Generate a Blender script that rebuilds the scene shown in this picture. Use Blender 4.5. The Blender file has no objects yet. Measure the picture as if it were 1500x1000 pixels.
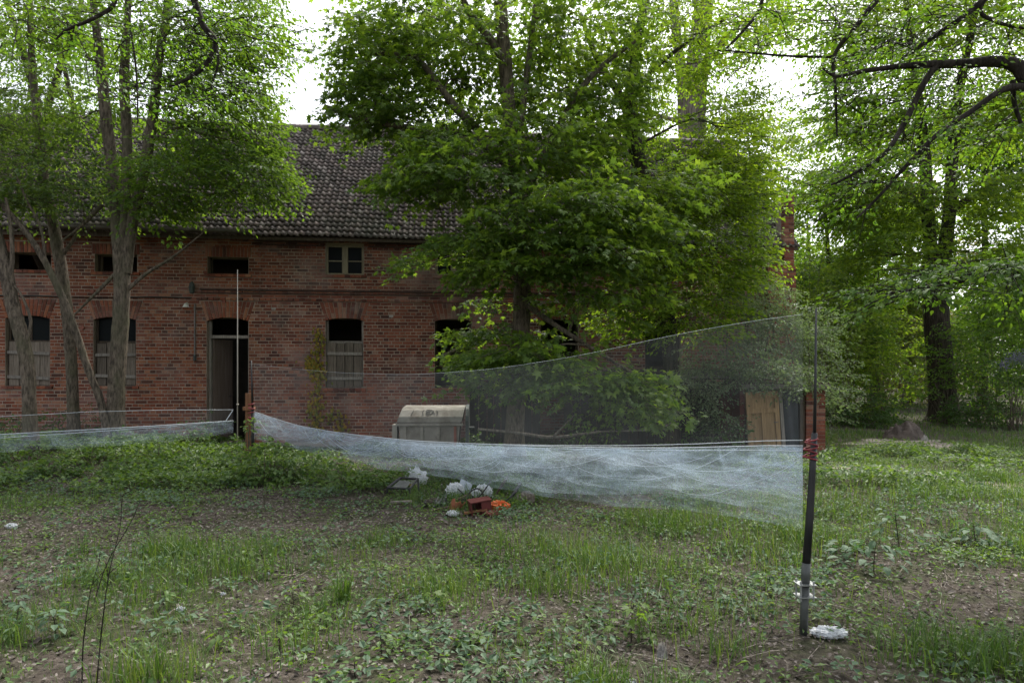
import bpy, math, random
import numpy as np
from mathutils import Vector, Matrix

random.seed(7)
rng = np.random.default_rng(11)
SC = bpy.context.scene
COL = SC.collection
R = math.radians

# ------------------------------------------------------------------ camera, sky, sun, exposure
EYE = 1.6
HOR = 550.0


def at(px, py, Y):
    return np.array(((px - 750.0) / 1000.0 * Y, Y, EYE + (HOR - py) / 1000.0 * Y))


def gnd(px, py):
    Y = 1000.0 * EYE / (py - HOR)
    return (px - 750.0) / 1000.0 * Y, Y


cam = bpy.data.cameras.new('camera')
cam.sensor_width = 36.0
cam.lens = 24.0
cam.shift_y = 0.0333
cam.clip_end = 600
camo = bpy.data.objects.new('camera', cam)
COL.objects.link(camo)
camo.location = (0, 0, EYE)
camo.rotation_euler = (R(90), 0, 0)
SC.camera = camo

SUN_EL, SUN_AZ = 58.0, 26.0        # hazy sun high behind the house, a little right of the view
w = bpy.data.worlds.new('World')
SC.world = w
w.use_nodes = True
nt = w.node_tree
nt.nodes.clear()
sky = nt.nodes.new('ShaderNodeTexSky')
sky.sky_type = 'NISHITA'
sky.sun_disc = False
sky.sun_elevation = R(SUN_EL)
sky.sun_rotation = R(SUN_AZ)
sky.dust_density = 3.0
hs = nt.nodes.new('ShaderNodeHueSaturation')
hs.inputs['Saturation'].default_value = 0.28
hs.inputs['Value'].default_value = 1.0
bg = nt.nodes.new('ShaderNodeBackground')
bg.inputs['Strength'].default_value = 0.15
wo = nt.nodes.new('ShaderNodeOutputWorld')
nt.links.new(sky.outputs[0], hs.inputs['Color'])
nt.links.new(hs.outputs[0], bg.inputs['Color'])
nt.links.new(bg.outputs[0], wo.inputs['Surface'])

sun = bpy.data.lights.new('sun', 'SUN')
sun.energy = 2.5
sun.angle = R(22)
sun.color = (1.0, 0.96, 0.88)
suno = bpy.data.objects.new('sun', sun)
COL.objects.link(suno)
sd = Vector((math.sin(R(SUN_AZ)) * math.cos(R(SUN_EL)), math.cos(R(SUN_AZ)) * math.cos(R(SUN_EL)), math.sin(R(SUN_EL))))
suno.rotation_euler = sd.to_track_quat('Z', 'Y').to_euler()

SC.view_settings.view_transform = 'Standard'
SC.view_settings.look = 'None'
SC.view_settings.exposure = 1.33
SC.view_settings.gamma = 1.0
SC.view_settings.use_curve_mapping = False
SC.cycles.use_denoising = True
SC.cycles.max_bounces = 12
SC.cycles.diffuse_bounces = 8
SC.cycles.transmission_bounces = 6
SC.cycles.transparent_max_bounces = 24
SC.cycles.caustics_reflective = False
SC.cycles.caustics_refractive = False


# ------------------------------------------------------------------ materials
def new_mat(name):
    m = bpy.data.materials.new(name)
    m.use_nodes = True
    t = m.node_tree
    t.nodes.clear()
    out = t.nodes.new('ShaderNodeOutputMaterial')
    return m, t, out


def nd(t, kind, **kw):
    n = t.nodes.new(kind)
    for k, v in kw.items():
        if k.startswith('i_'):
            n.inputs[k[2:].replace('_', ' ')].default_value = v
        else:
            setattr(n, k, v)
    return n


def ramp(t, stops):
    r = t.nodes.new('ShaderNodeValToRGB')
    e = r.color_ramp.elements
    while len(e) < len(stops):
        e.new(0.5)
    for x, (p, c) in zip(e, stops):
        x.position = p
        x.color = (c[0], c[1], c[2], 1) if hasattr(c, '__len__') else (c, c, c, 1)
    return r


def noise(t, scale, detail=4, rough=0.55, coord=None, vscale=None):
    n = nd(t, 'ShaderNodeTexNoise')
    n.inputs['Scale'].default_value = scale
    n.inputs['Detail'].default_value = detail
    n.inputs['Roughness'].default_value = rough
    if coord is not None:
        if vscale is not None:
            mp = nd(t, 'ShaderNodeMapping')
            mp.inputs['Scale'].default_value = vscale
            t.links.new(coord, mp.inputs['Vector'])
            coord = mp.outputs[0]
        t.links.new(coord, n.inputs['Vector'])
    return n


def mixc(t, fac, a, b, mode='MIX'):
    m = nd(t, 'ShaderNodeMix', data_type='RGBA', blend_type=mode)
    for sock, v in ((m.inputs[0], fac), (m.inputs[6], a), (m.inputs[7], b)):
        if hasattr(v, 'links'):
            t.links.new(v, sock)
        elif hasattr(v, '__len__'):
            sock.default_value = (v[0], v[1], v[2], 1)
        else:
            sock.default_value = v
    return m.outputs[2]


def math_n(t, op, a, b=None):
    m = nd(t, 'ShaderNodeMath', operation=op)
    for s, v in ((m.inputs[0], a), (m.inputs[1], b)):
        if v is None:
            continue
        if hasattr(v, 'links'):
            t.links.new(v, s)
        else:
            s.default_value = v
    return m.outputs[0]


def geo_pos(t):
    return nd(t, 'ShaderNodeNewGeometry').outputs['Position']


def simple(name, col, rough=0.6, metal=0.0, var=0.25, scale=6.0, bump=0.0, dirt=None, spec=0.4):
    m, t, out = new_mat(name)
    p = nd(t, 'ShaderNodeBsdfPrincipled')
    pos = geo_pos(t)
    n = noise(t, scale, 5, 0.6, pos)
    lo = [c * (1 - var) for c in col]
    hi = [min(1, c * (1 + var)) for c in col]
    rp = ramp(t, [(0.3, lo), (0.7, hi)])
    t.links.new(n.outputs['Fac'], rp.inputs['Fac'])
    c = rp.outputs[0]
    if dirt is not None:
        n2 = noise(t, scale * 0.45, 6, 0.65, pos)
        r2 = ramp(t, [(0.48, 0.0), (0.66, 1.0)])
        t.links.new(n2.outputs['Fac'], r2.inputs['Fac'])
        c = mixc(t, r2.outputs[0], c, dirt)
    t.links.new(c, p.inputs['Base Color'])
    p.inputs['Roughness'].default_value = rough
    p.inputs['Metallic'].default_value = metal
    p.inputs['Specular IOR Level'].default_value = spec
    if bump:
        b = nd(t, 'ShaderNodeBump')
        b.inputs['Strength'].default_value = bump
        b.inputs['Distance'].default_value = 0.02
        n3 = noise(t, scale * 4, 4, 0.6, pos)
        t.links.new(n3.outputs['Fac'], b.inputs['Height'])
        t.links.new(b.outputs[0], p.inputs['Normal'])
    t.links.new(p.outputs[0], out.inputs['Surface'])
    return m


def leaf_mat(name, cols, trans=0.4, tcol=None, rough=0.5, nscale=0.7, spec=0.35):
    """cols: three leaf colours (dark, mid, light); every leaf takes its own mixture"""
    m, t, out = new_mat(name)
    g = nd(t, 'ShaderNodeNewGeometry')
    n = noise(t, nscale, 3, 0.6, g.outputs['Position'])
    a = math_n(t, 'MULTIPLY', g.outputs['Random Per Island'], 0.55)
    b = math_n(t, 'MULTIPLY', n.outputs['Fac'], 0.75)
    f = math_n(t, 'ADD', a, b)
    rp = ramp(t, [(0.25, cols[0]), (0.6, cols[1]), (0.98, cols[2])])
    t.links.new(f, rp.inputs['Fac'])
    p = nd(t, 'ShaderNodeBsdfPrincipled')
    t.links.new(rp.outputs[0], p.inputs['Base Color'])
    p.inputs['Roughness'].default_value = rough
    p.inputs['Specular IOR Level'].default_value = spec
    tr = nd(t, 'ShaderNodeBsdfTranslucent')
    tc = mixc(t, 1.0, rp.outputs[0], tcol or (2.1, 2.05, 0.65), 'MULTIPLY')
    t.links.new(tc, tr.inputs['Color'])
    mx = nd(t, 'ShaderNodeMixShader')
    mx.inputs[0].default_value = trans
    t.links.new(p.outputs[0], mx.inputs[1])
    t.links.new(tr.outputs[0], mx.inputs[2])
    t.links.new(mx.outputs[0], out.inputs['Surface'])
    return m


def bark_mat(name, c1, c2, moss=None, stretch=0.12, scale=22.0):
    m, t, out = new_mat(name)
    pos = geo_pos(t)
    n = noise(t, scale, 7, 0.65, pos, (1, 1, stretch))
    rp = ramp(t, [(0.38, c1), (0.62, c2)])
    t.links.new(n.outputs['Fac'], rp.inputs['Fac'])
    c = rp.outputs[0]
    if moss:
        n2 = noise(t, 1.6, 5, 0.65, pos)
        r2 = ramp(t, [(0.46, 0.0), (0.68, 0.75)])
        t.links.new(n2.outputs['Fac'], r2.inputs['Fac'])
        c = mixc(t, r2.outputs[0], c, moss)
    p = nd(t, 'ShaderNodeBsdfPrincipled')
    p.inputs['Roughness'].default_value = 0.9
    p.inputs['Specular IOR Level'].default_value = 0.15
    t.links.new(c, p.inputs['Base Color'])
    b = nd(t, 'ShaderNodeBump')
    b.inputs['Strength'].default_value = 0.9
    b.inputs['Distance'].default_value = 0.03
    t.links.new(n.outputs['Fac'], b.inputs['Height'])
    t.links.new(b.outputs[0], p.inputs['Normal'])
    t.links.new(p.outputs[0], out.inputs['Surface'])
    return m


def brick_mat(name, stops, bloom):
    m, t, out = new_mat(name)
    g = nd(t, 'ShaderNodeNewGeometry')
    oi = nd(t, 'ShaderNodeObjectInfo')
    r = math_n(t, 'FRACT', math_n(t, 'ADD', g.outputs['Random Per Island'], oi.outputs['Random']))
    rp = ramp(t, stops)
    t.links.new(r, rp.inputs['Fac'])
    n = noise(t, 35, 6, 0.7, g.outputs['Position'])
    r2 = ramp(t, [(0.3, 0.45), (0.75, 1.1)])
    t.links.new(n.outputs['Fac'], r2.inputs['Fac'])
    c = mixc(t, 1.0, rp.outputs[0], r2.outputs[0], 'MULTIPLY')
    # lime bloom and grime in patches of their own
    n3 = noise(t, 0.75, 6, 0.62, g.outputs['Position'], (1, 1, 1.7))
    r3 = ramp(t, [(0.50, 0.0), (0.72, bloom)])
    t.links.new(n3.outputs['Fac'], r3.inputs['Fac'])
    c = mixc(t, r3.outputs[0], c, (0.30, 0.25, 0.24))
    n4 = noise(t, 1.3, 6, 0.65, g.outputs['Position'], (1.4, 1, 0.7))
    r4 = ramp(t, [(0.48, 0.0), (0.70, 0.7)])
    t.links.new(n4.outputs['Fac'], r4.inputs['Fac'])
    c = mixc(t, r4.outputs[0], c, (0.045, 0.032, 0.028))
    p = nd(t, 'ShaderNodeBsdfPrincipled')
    p.inputs['Roughness'].default_value = 0.85
    p.inputs['Specular IOR Level'].default_value = 0.25
    t.links.new(c, p.inputs['Base Color'])
    b = nd(t, 'ShaderNodeBump')
    b.inputs['Strength'].default_value = 0.5
    b.inputs['Distance'].default_value = 0.01
    t.links.new(n.outputs['Fac'], b.inputs['Height'])
    t.links.new(b.outputs[0], p.inputs['Normal'])
    t.links.new(p.outputs[0], out.inputs['Surface'])
    return m


def wood_mat(name, c1, c2, scale=14.0):
    m, t, out = new_mat(name)
    g = nd(t, 'ShaderNodeNewGeometry')
    oi = nd(t, 'ShaderNodeObjectInfo')
    n = noise(t, scale, 6, 0.65, g.outputs['Position'], (3.0, 3.0, 0.22))
    rp = ramp(t, [(0.3, c1), (0.7, c2)])
    t.links.new(n.outputs['Fac'], rp.inputs['Fac'])
    v = ramp(t, [(0.0, 0.7), (1.0, 1.2)])
    t.links.new(oi.outputs['Random'], v.inputs['Fac'])
    c = mixc(t, 1.0, rp.outputs[0], v.outputs[0], 'MULTIPLY')
    p = nd(t, 'ShaderNodeBsdfPrincipled')
    p.inputs['Roughness'].default_value = 0.8
    p.inputs['Specular IOR Level'].default_value = 0.2
    t.links.new(c, p.inputs['Base Color'])
    b = nd(t, 'ShaderNodeBump')
    b.inputs['Strength'].default_value = 0.5
    b.inputs['Distance'].default_value = 0.01
    t.links.new(n.outputs['Fac'], b.inputs['Height'])
    t.links.new(b.outputs[0], p.inputs['Normal'])
    t.links.new(p.outputs[0], out.inputs['Surface'])
    return m


M = {}
M['brick'] = brick_mat('red_brick', [(0.0, (0.095, 0.036, 0.028)), (0.25, (0.22, 0.070, 0.046)), (0.62, (0.30, 0.098, 0.058)),
                                     (0.88, (0.36, 0.135, 0.080)), (1.0, (0.38, 0.22, 0.16))], 0.6)
M['brick_orange'] = brick_mat('orange_brick', [(0.0, (0.10, 0.042, 0.028)), (0.3, (0.23, 0.070, 0.040)), (0.65, (0.30, 0.094, 0.048)),
                                               (0.9, (0.36, 0.145, 0.075)), (1.0, (0.40, 0.20, 0.12))], 0.35)
M['mortar'] = simple('lime_mortar', (0.30, 0.24, 0.19), 0.95, var=0.35, scale=2.5, bump=0.3, dirt=(0.19, 0.15, 0.12))
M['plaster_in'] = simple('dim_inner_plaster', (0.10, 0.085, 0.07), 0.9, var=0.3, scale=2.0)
M['grey_wood'] = wood_mat('weathered_grey_wood', (0.12, 0.105, 0.09), (0.30, 0.27, 0.235))
M['board'] = wood_mat('brown_grey_board', (0.085, 0.070, 0.055), (0.235, 0.195, 0.155))
M['pale_frame'] = wood_mat('peeling_cream_frame', (0.20, 0.17, 0.115), (0.42, 0.37, 0.26))
M['dark_wood'] = wood_mat('dark_brown_wood', (0.035, 0.027, 0.02), (0.10, 0.075, 0.055))
M['black_board'] = wood_mat('near_black_boards', (0.010, 0.009, 0.009), (0.032, 0.027, 0.025))  # near-black tone for the lean-to planks, posts and roof
M['door_wood'] = wood_mat('ochre_door_wood', (0.17, 0.105, 0.05), (0.33, 0.225, 0.115), 9.0)
M['rust_wood'] = wood_mat('orange_brown_post_wood', (0.13, 0.060, 0.030), (0.25, 0.125, 0.065), 9.0)
M['inner_door'] = wood_mat('dull_reddish_door', (0.17, 0.125, 0.10), (0.30, 0.235, 0.195), 6.0)

m, t, out = new_mat('dusty_window_glass')
p = nd(t, 'ShaderNodeBsdfPrincipled')
p.inputs['Base Color'].default_value = (0.010, 0.012, 0.013, 1)
nn = noise(t, 3.0, 5, 0.6, geo_pos(t))
p.inputs['Specular IOR Level'].default_value = 0.035
rp = ramp(t, [(0.35, 0.25), (0.7, 0.5)])
t.links.new(nn.outputs['Fac'], rp.inputs['Fac'])
t.links.new(rp.outputs[0], p.inputs['Roughness'])
t.links.new(p.outputs[0], out.inputs['Surface'])
M['glass'] = m

# clay tiles: brown to grey with lichen
m, t, out = new_mat('lichened_clay_tile')
g = nd(t, 'ShaderNodeNewGeometry')
oi = nd(t, 'ShaderNodeObjectInfo')
rr = math_n(t, 'FRACT', math_n(t, 'ADD', g.outputs['Random Per Island'], oi.outputs['Random']))
rp = ramp(t, [(0.0, (0.048, 0.037, 0.034)), (0.5, (0.098, 0.074, 0.067)), (0.85, (0.145, 0.108, 0.096)), (1.0, (0.22, 0.19, 0.175))])
t.links.new(rr, rp.inputs['Fac'])
n1 = noise(t, 0.5, 5, 0.65, g.outputs['Position'])
r1 = ramp(t, [(0.45, 0.0), (0.66, 0.8)])
t.links.new(n1.outputs['Fac'], r1.inputs['Fac'])
c = mixc(t, r1.outputs[0], rp.outputs[0], (0.058, 0.060, 0.042))
n2 = noise(t, 9.0, 6, 0.7, g.outputs['Position'])
r2 = ramp(t, [(0.58, 0.0), (0.70, 0.5)])
t.links.new(n2.outputs['Fac'], r2.inputs['Fac'])
c = mixc(t, r2.outputs[0], c, (0.25, 0.23, 0.20))
p = nd(t, 'ShaderNodeBsdfPrincipled')
p.inputs['Roughness'].default_value = 0.68
p.inputs['Specular IOR Level'].default_value = 0.3
t.links.new(c, p.inputs['Base Color'])
b = nd(t, 'ShaderNodeBump')
b.inputs['Strength'].default_value = 0.4
b.inputs['Distance'].default_value = 0.01
t.links.new(n2.outputs['Fac'], b.inputs['Height'])
t.links.new(b.outputs[0], p.inputs['Normal'])
t.links.new(p.outputs[0], out.inputs['Surface'])
M['tile'] = m

M['zinc'] = simple('dull_zinc', (0.14, 0.13, 0.12), 0.5, 0.6, 0.3, 5.0)
M['galv'] = simple('galvanised_steel', (0.42, 0.43, 0.43), 0.42, 0.85, 0.25, 30.0)
M['grey_tube'] = simple('dull_grey_tube', (0.075, 0.08, 0.075), 0.5, 0.3, 0.3, 12.0)
M['black'] = simple('black_plastic', (0.016, 0.016, 0.017), 0.45, 0.0, 0.3, 10.0)
M['white_rod'] = simple('off_white_rod', (0.36, 0.33, 0.28), 0.5, 0.0, 0.15, 4.0)
M['red_loop'] = simple('red_net_loop', (0.17, 0.02, 0.024), 0.6, 0.0, 0.3, 20.0)
M['porcelain'] = simple('white_porcelain', (0.6, 0.58, 0.55), 0.25, 0.0, 0.15, 9.0)
M['skip_paint'] = simple('faded_beige_paint', (0.23, 0.215, 0.185), 0.75, 0.0, 0.25, 4.0, 0.2, (0.10, 0.082, 0.06), 0.2)
M['skip_dark'] = simple('dark_green_metal', (0.045, 0.055, 0.05), 0.6, 0.2, 0.3, 4.0)
M['rusty'] = simple('rusty_red_metal', (0.22, 0.085, 0.06), 0.8, 0.1, 0.35, 8.0)
M['paint_mark'] = simple('black_spray_paint', (0.02, 0.02, 0.02), 0.6, 0.0, 0.2)
M['sheet'] = simple('blue_black_sheet', (0.018, 0.022, 0.030), 0.4, 0.0, 0.3, 6.0)
m, t, out = new_mat('thin_white_plastic')
p = nd(t, 'ShaderNodeBsdfPrincipled')
nn = noise(t, 16.0, 5, 0.6, geo_pos(t))
rp = ramp(t, [(0.3, (0.58, 0.60, 0.62)), (0.7, (0.76, 0.78, 0.80))])
t.links.new(nn.outputs['Fac'], rp.inputs['Fac'])
n2 = noise(t, 6.0, 5, 0.65, geo_pos(t))
r2 = ramp(t, [(0.55, 0.0), (0.72, 0.5)])
t.links.new(n2.outputs['Fac'], r2.inputs['Fac'])
c = mixc(t, r2.outputs[0], rp.outputs[0], (0.30, 0.29, 0.26))
t.links.new(c, p.inputs['Base Color'])
p.inputs['Roughness'].default_value = 0.32
tl = nd(t, 'ShaderNodeBsdfTranslucent')
t.links.new(c, tl.inputs['Color'])
mx = nd(t, 'ShaderNodeMixShader')
mx.inputs[0].default_value = 0.35
t.links.new(p.outputs[0], mx.inputs[1])
t.links.new(tl.outputs[0], mx.inputs[2])
t.links.new(mx.outputs[0], out.inputs['Surface'])
M['white_plastic'] = m
M['skip_white'] = simple('dull_white_film', (0.42, 0.44, 0.45), 0.3, 0.0, 0.3, 16.0, 0.6, (0.22, 0.22, 0.19))
M['orange_plastic'] = simple('orange_plastic', (0.60, 0.14, 0.04), 0.5, 0.0, 0.2, 9.0, 0.3)
M['terracotta'] = simple('terracotta', (0.30, 0.11, 0.06), 0.75, 0.0, 0.25, 9.0, 0.2)
M['maroon'] = simple('maroon_paint', (0.10, 0.022, 0.02), 0.5, 0.0, 0.3, 6.0, 0.1, (0.06, 0.015, 0.012))
M['greyblue'] = simple('grey_blue_panel', (0.30, 0.34, 0.38), 0.5, 0.0, 0.2, 5.0)
M['soil'] = simple('heaped_soil', (0.085, 0.068, 0.056), 0.95, 0.0, 0.4, 4.0, 0.8)
M['stone'] = simple('pale_stone', (0.34, 0.32, 0.29), 0.9, 0.0, 0.3, 6.0, 0.5)

M['bark'] = bark_mat('grey_brown_bark', (0.048, 0.039, 0.031), (0.175, 0.142, 0.108), (0.085, 0.085, 0.05), 0.28, 26.0)
M['bark_dark'] = bark_mat('dark_bark', (0.022, 0.018, 0.014), (0.080, 0.065, 0.050), (0.035, 0.045, 0.02))
M['bark_pale'] = bark_mat('pale_bark', (0.095, 0.08, 0.066), (0.25, 0.215, 0.18), None)
M['twig'] = bark_mat('black_twig', (0.014, 0.012, 0.010), (0.05, 0.042, 0.035), None)
M['dry_twig'] = bark_mat('dry_grey_twig', (0.10, 0.085, 0.07), (0.26, 0.23, 0.19), None)

LF = {}
LF['left'] = leaf_mat('ash_green_leaf', [(0.042, 0.082, 0.022), (0.078, 0.140, 0.028), (0.130, 0.200, 0.038)], 0.5)
LF['left_low'] = leaf_mat('grey_green_leaf', [(0.042, 0.078, 0.028), (0.075, 0.128, 0.038), (0.115, 0.170, 0.052)], 0.5)
LF['maple'] = leaf_mat('maple_leaf', [(0.054, 0.100, 0.024), (0.088, 0.152, 0.033), (0.142, 0.205, 0.045)], 0.55)
LF['bright'] = leaf_mat('sunlit_yellow_green_leaf', [(0.055, 0.105, 0.016), (0.100, 0.168, 0.022), (0.165, 0.225, 0.036)], 0.56)
LF['mid'] = leaf_mat('mid_green_leaf', [(0.036, 0.084, 0.016), (0.070, 0.140, 0.022), (0.120, 0.195, 0.034)], 0.48)
LF['dark'] = leaf_mat('deep_green_leaf', [(0.020, 0.050, 0.014), (0.040, 0.088, 0.020), (0.072, 0.128, 0.030)], 0.42)
LF['grey'] = leaf_mat('greyish_elder_leaf', [(0.060, 0.090, 0.048), (0.105, 0.145, 0.075), (0.165, 0.205, 0.115)], 0.42, (1.6, 1.8, 0.9))
LF['pale'] = leaf_mat('pale_yellowish_leaf', [(0.10, 0.115, 0.035), (0.17, 0.18, 0.065), (0.26, 0.25, 0.11)], 0.45, (1.5, 1.45, 0.8))
LF['herb'] = leaf_mat('ground_elder_leaf', [(0.034, 0.074, 0.020), (0.068, 0.126, 0.032), (0.125, 0.185, 0.055)], 0.38)
LF['nettle'] = leaf_mat('bluish_nettle_leaf', [(0.038, 0.078, 0.040), (0.070, 0.120, 0.066), (0.115, 0.168, 0.100)], 0.3, (1.4, 1.7, 0.9), 0.65)
LF['ivy'] = leaf_mat('yellowing_creeper_leaf', [(0.07, 0.11, 0.015), (0.18, 0.17, 0.020), (0.32, 0.20, 0.025)], 0.35)
LF['grass'] = leaf_mat('grass_blade', [(0.028, 0.066, 0.016), (0.058, 0.115, 0.026), (0.120, 0.160, 0.055)], 0.35, None, 0.55, 0.9)
LF['litter'] = leaf_mat('dead_leaf', [(0.030, 0.024, 0.020), (0.095, 0.078, 0.068), (0.25, 0.22, 0.20)], 0.12, (1.2, 1.1, 0.9), 0.8, 0.5, 0.2)
LF['flower'] = leaf_mat('lilac_petal', [(0.10, 0.09, 0.14), (0.15, 0.14, 0.21), (0.22, 0.21, 0.29)], 0.3, (1.2, 1.2, 1.4))


# mist netting: fine threads, far below what the picture resolves, so the sheet passes most of the light
def net_mat(name, lo, hi, sc, col, crease=0.0):
    m, t, out = new_mat(name)
    pos = geo_pos(t)
    n = noise(t, sc, 5, 0.6, pos, (0.55, 0.55, 1.6))
    rp = ramp(t, [(0.35, lo), (0.72, hi)])
    t.links.new(n.outputs['Fac'], rp.inputs['Fac'])
    fac = rp.outputs[0]
    if crease:
        # gathered threads: thin wandering ridges where the netting lies several layers thick
        for s2, vs in ((1.6, (0.5, 0.5, 2.6)), (3.2, (0.35, 0.35, 2.4)), (6.0, (0.3, 0.3, 2.2)), (2.4, (1.4, 1.4, 1.2))):
            n2 = noise(t, s2, 3, 0.5, pos, vs)
            n2.inputs['Distortion'].default_value = 0.6
            d2 = math_n(t, 'ABSOLUTE', math_n(t, 'SUBTRACT', n2.outputs['Fac'], 0.5))
            r2 = ramp(t, [(0.0, crease), (0.008, crease * 0.35), (0.06, 0.0)])
            t.links.new(d2, r2.inputs['Fac'])
            fac = math_n(t, 'ADD', fac, r2.outputs[0])
    d = nd(t, 'ShaderNodeBsdfDiffuse')
    d.inputs['Color'].default_value = (*col, 1)
    tl = nd(t, 'ShaderNodeBsdfTranslucent')
    tl.inputs['Color'].default_value = (*col, 1)
    mx = nd(t, 'ShaderNodeMixShader')
    mx.inputs[0].default_value = 0.45
    t.links.new(d.outputs[0], mx.inputs[1])
    t.links.new(tl.outputs[0], mx.inputs[2])
    tp = nd(t, 'ShaderNodeBsdfTransparent')
    m2 = nd(t, 'ShaderNodeMixShader')
    t.links.new(fac, m2.inputs[0])
    t.links.new(tp.outputs[0], m2.inputs[1])
    t.links.new(mx.outputs[0], m2.inputs[2])
    t.links.new(m2.outputs[0], out.inputs['Surface'])
    return m


M['net_thin'] = net_mat('fine_net', 0.02, 0.065, 1.2, (0.55, 0.60, 0.63))
M['net_bag'] = net_mat('gathered_net', 0.04, 0.125, 2.2, (0.54, 0.64, 0.74), 0.12)
M['cord'] = simple('pale_net_cord', (0.55, 0.60, 0.64), 0.6, 0.0, 0.1)

# ground: soil, dead leaves, moss
m, t, out = new_mat('woodland_floor')
pos = geo_pos(t)
n1 = noise(t, 0.45, 6, 0.6, pos)
n2 = noise(t, 14.0, 8, 0.75, pos)
n3 = noise(t, 2.2, 6, 0.65, pos)
r1 = ramp(t, [(0.30, (0.026, 0.021, 0.016)), (0.5, (0.066, 0.054, 0.043)), (0.72, (0.145, 0.124, 0.105))])
t.links.new(n2.outputs['Fac'], r1.inputs['Fac'])
r2 = ramp(t, [(0.42, 0.0), (0.62, 0.75)])
t.links.new(n3.outputs['Fac'], r2.inputs['Fac'])
r3 = ramp(t, [(0.3, (0.022, 0.030, 0.010)), (0.7, (0.052, 0.066, 0.022))])
t.links.new(n2.outputs['Fac'], r3.inputs['Fac'])
c = mixc(t, r2.outputs[0], r1.outputs[0], r3.outputs[0])
p = nd(t, 'ShaderNodeBsdfPrincipled')
p.inputs['Roughness'].default_value = 0.95
p.inputs['Specular IOR Level'].default_value = 0.15
t.links.new(c, p.inputs['Base Color'])
b = nd(t, 'ShaderNodeBump')
b.inputs['Strength'].default_value = 1.0
b.inputs['Distance'].default_value = 0.03
t.links.new(n2.outputs['Fac'], b.inputs['Height'])
t.links.new(b.outputs[0], p.inputs['Normal'])
t.links.new(p.outputs[0], out.inputs['Surface'])
M['ground'] = m


# ------------------------------------------------------------------ mesh helpers
class G:
    def __init__(self):
        self.v, self.f, self.n = [], {}, 0

    def add(self, V, F):
        V = np.asarray(V, float).reshape(-1, 3)
        F = np.asarray(F, int)
        self.f.setdefault(F.shape[1], []).append(F + self.n)
        self.v.append(V)
        self.n += len(V)
        return self

    def box(self, x0, x1, y0, y1, z0, z1, faces='all'):
        V = [(x0, y0, z0), (x1, y0, z0), (x1, y1, z0), (x0, y1, z0), (x0, y0, z1), (x1, y0, z1), (x1, y1, z1), (x0, y1, z1)]
        F = [(0, 3, 2, 1), (4, 5, 6, 7), (0, 1, 5, 4), (1, 2, 6, 5), (2, 3, 7, 6), (3, 0, 4, 7)]
        return self.add(V, F)

    def quad(self, a, b, c, d):
        return self.add([a, b, c, d], [(0, 1, 2, 3)])

    def tube(self, P, Rr, s=8, cap=True, rough=0.0):
        P = np.asarray(P, float)
        Rr = np.full(len(P), Rr, float) if np.isscalar(Rr) else np.asarray(Rr, float)
        self.tubes(P[None], Rr[None], s, rough)
        if cap:
            k = len(P)
            base = self.n - k * s
            for ring, rev in ((0, True), (k - 1, False)):
                idx = [base + ring * s + j for j in range(s)]
                if rev:
                    idx = idx[::-1]
                self.f.setdefault(s, []).append(np.array([idx]))
        return self

    def tubes(self, P, Rr, s=4, rough=0.0):
        """P (n,k,3) polylines, Rr (n,k) radii"""
        n, k, _ = P.shape
        T = np.gradient(P, axis=1)
        T /= np.linalg.norm(T, axis=2, keepdims=True) + 1e-9
        mt = P[:, -1] - P[:, 0]
        mt /= np.linalg.norm(mt, axis=1, keepdims=True) + 1e-9
        ref = np.where(np.abs(mt[:, 2:3]) > 0.75, np.array([[0.15, 1.0, 0.0]]), np.array([[0.05, 0.1, 1.0]]))
        A = np.cross(T, ref[:, None, :])
        A /= np.linalg.norm(A, axis=2, keepdims=True) + 1e-9
        B = np.cross(A, T)
        th = np.arange(s) / s * 2 * np.pi
        rad = Rr[:, :, None] * np.ones(s)[None, None]
        if rough:
            ph = np.cumsum(rng.normal(0, 0.22, (n, k, 1)), axis=1)
            rad = rad * (1 + rough * np.sin(3 * th + ph) + rough * 0.7 * np.sin(5 * th - ph * 1.7 + 1) + rng.normal(0, rough * 0.3, rad.shape))
        V = P[:, :, None] + rad[..., None] * (np.cos(th)[None, None, :, None] * A[:, :, None] + np.sin(th)[None, None, :, None] * B[:, :, None])
        i = np.arange(n)[:, None, None] * k * s
        r = np.arange(k - 1)[None, :, None] * s
        j = np.arange(s)[None, None, :]
        j2 = (j + 1) % s
        F = np.stack([i + r + j, i + r + s + j, i + r + s + j2, i + r + j2], -1).reshape(-1, 4)[:, ::-1]
        return self.add(V.reshape(-1, 3), F)

    def mesh(self, name, smooth=False):
        V = np.concatenate(self.v).astype(np.float32)
        me = bpy.data.meshes.new(name)
        me.vertices.add(len(V))
        me.vertices.foreach_set('co', V.ravel())
        loops, starts, tot, s0 = [], [], [], 0
        for k, L in self.f.items():
            F = np.concatenate(L)
            loops.append(F.ravel())
            starts.append(s0 + np.arange(len(F)) * k)
            tot.append(np.full(len(F), k))
            s0 += F.size
        loops = np.concatenate(loops).astype(np.int32)
        starts = np.concatenate(starts).astype(np.int32)
        tot = np.concatenate(tot).astype(np.int32)
        me.loops.add(len(loops))
        me.loops.foreach_set('vertex_index', loops)
        me.polygons.add(len(starts))
        me.polygons.foreach_set('loop_start', starts)
        me.polygons.foreach_set('loop_total', tot)
        me.polygons.foreach_set('use_smooth', np.full(len(starts), bool(smooth)))
        me.update(calc_edges=True)
        return me

    def build(self, name, mat, parent=None, smooth=False, kind=None, loc=None):
        if loc is not None:
            self.v = [v - np.asarray(loc, float) for v in self.v]
        me = self.mesh(name, smooth)
        me.materials.append(mat)
        return link(name, me, parent, kind, loc)


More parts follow.
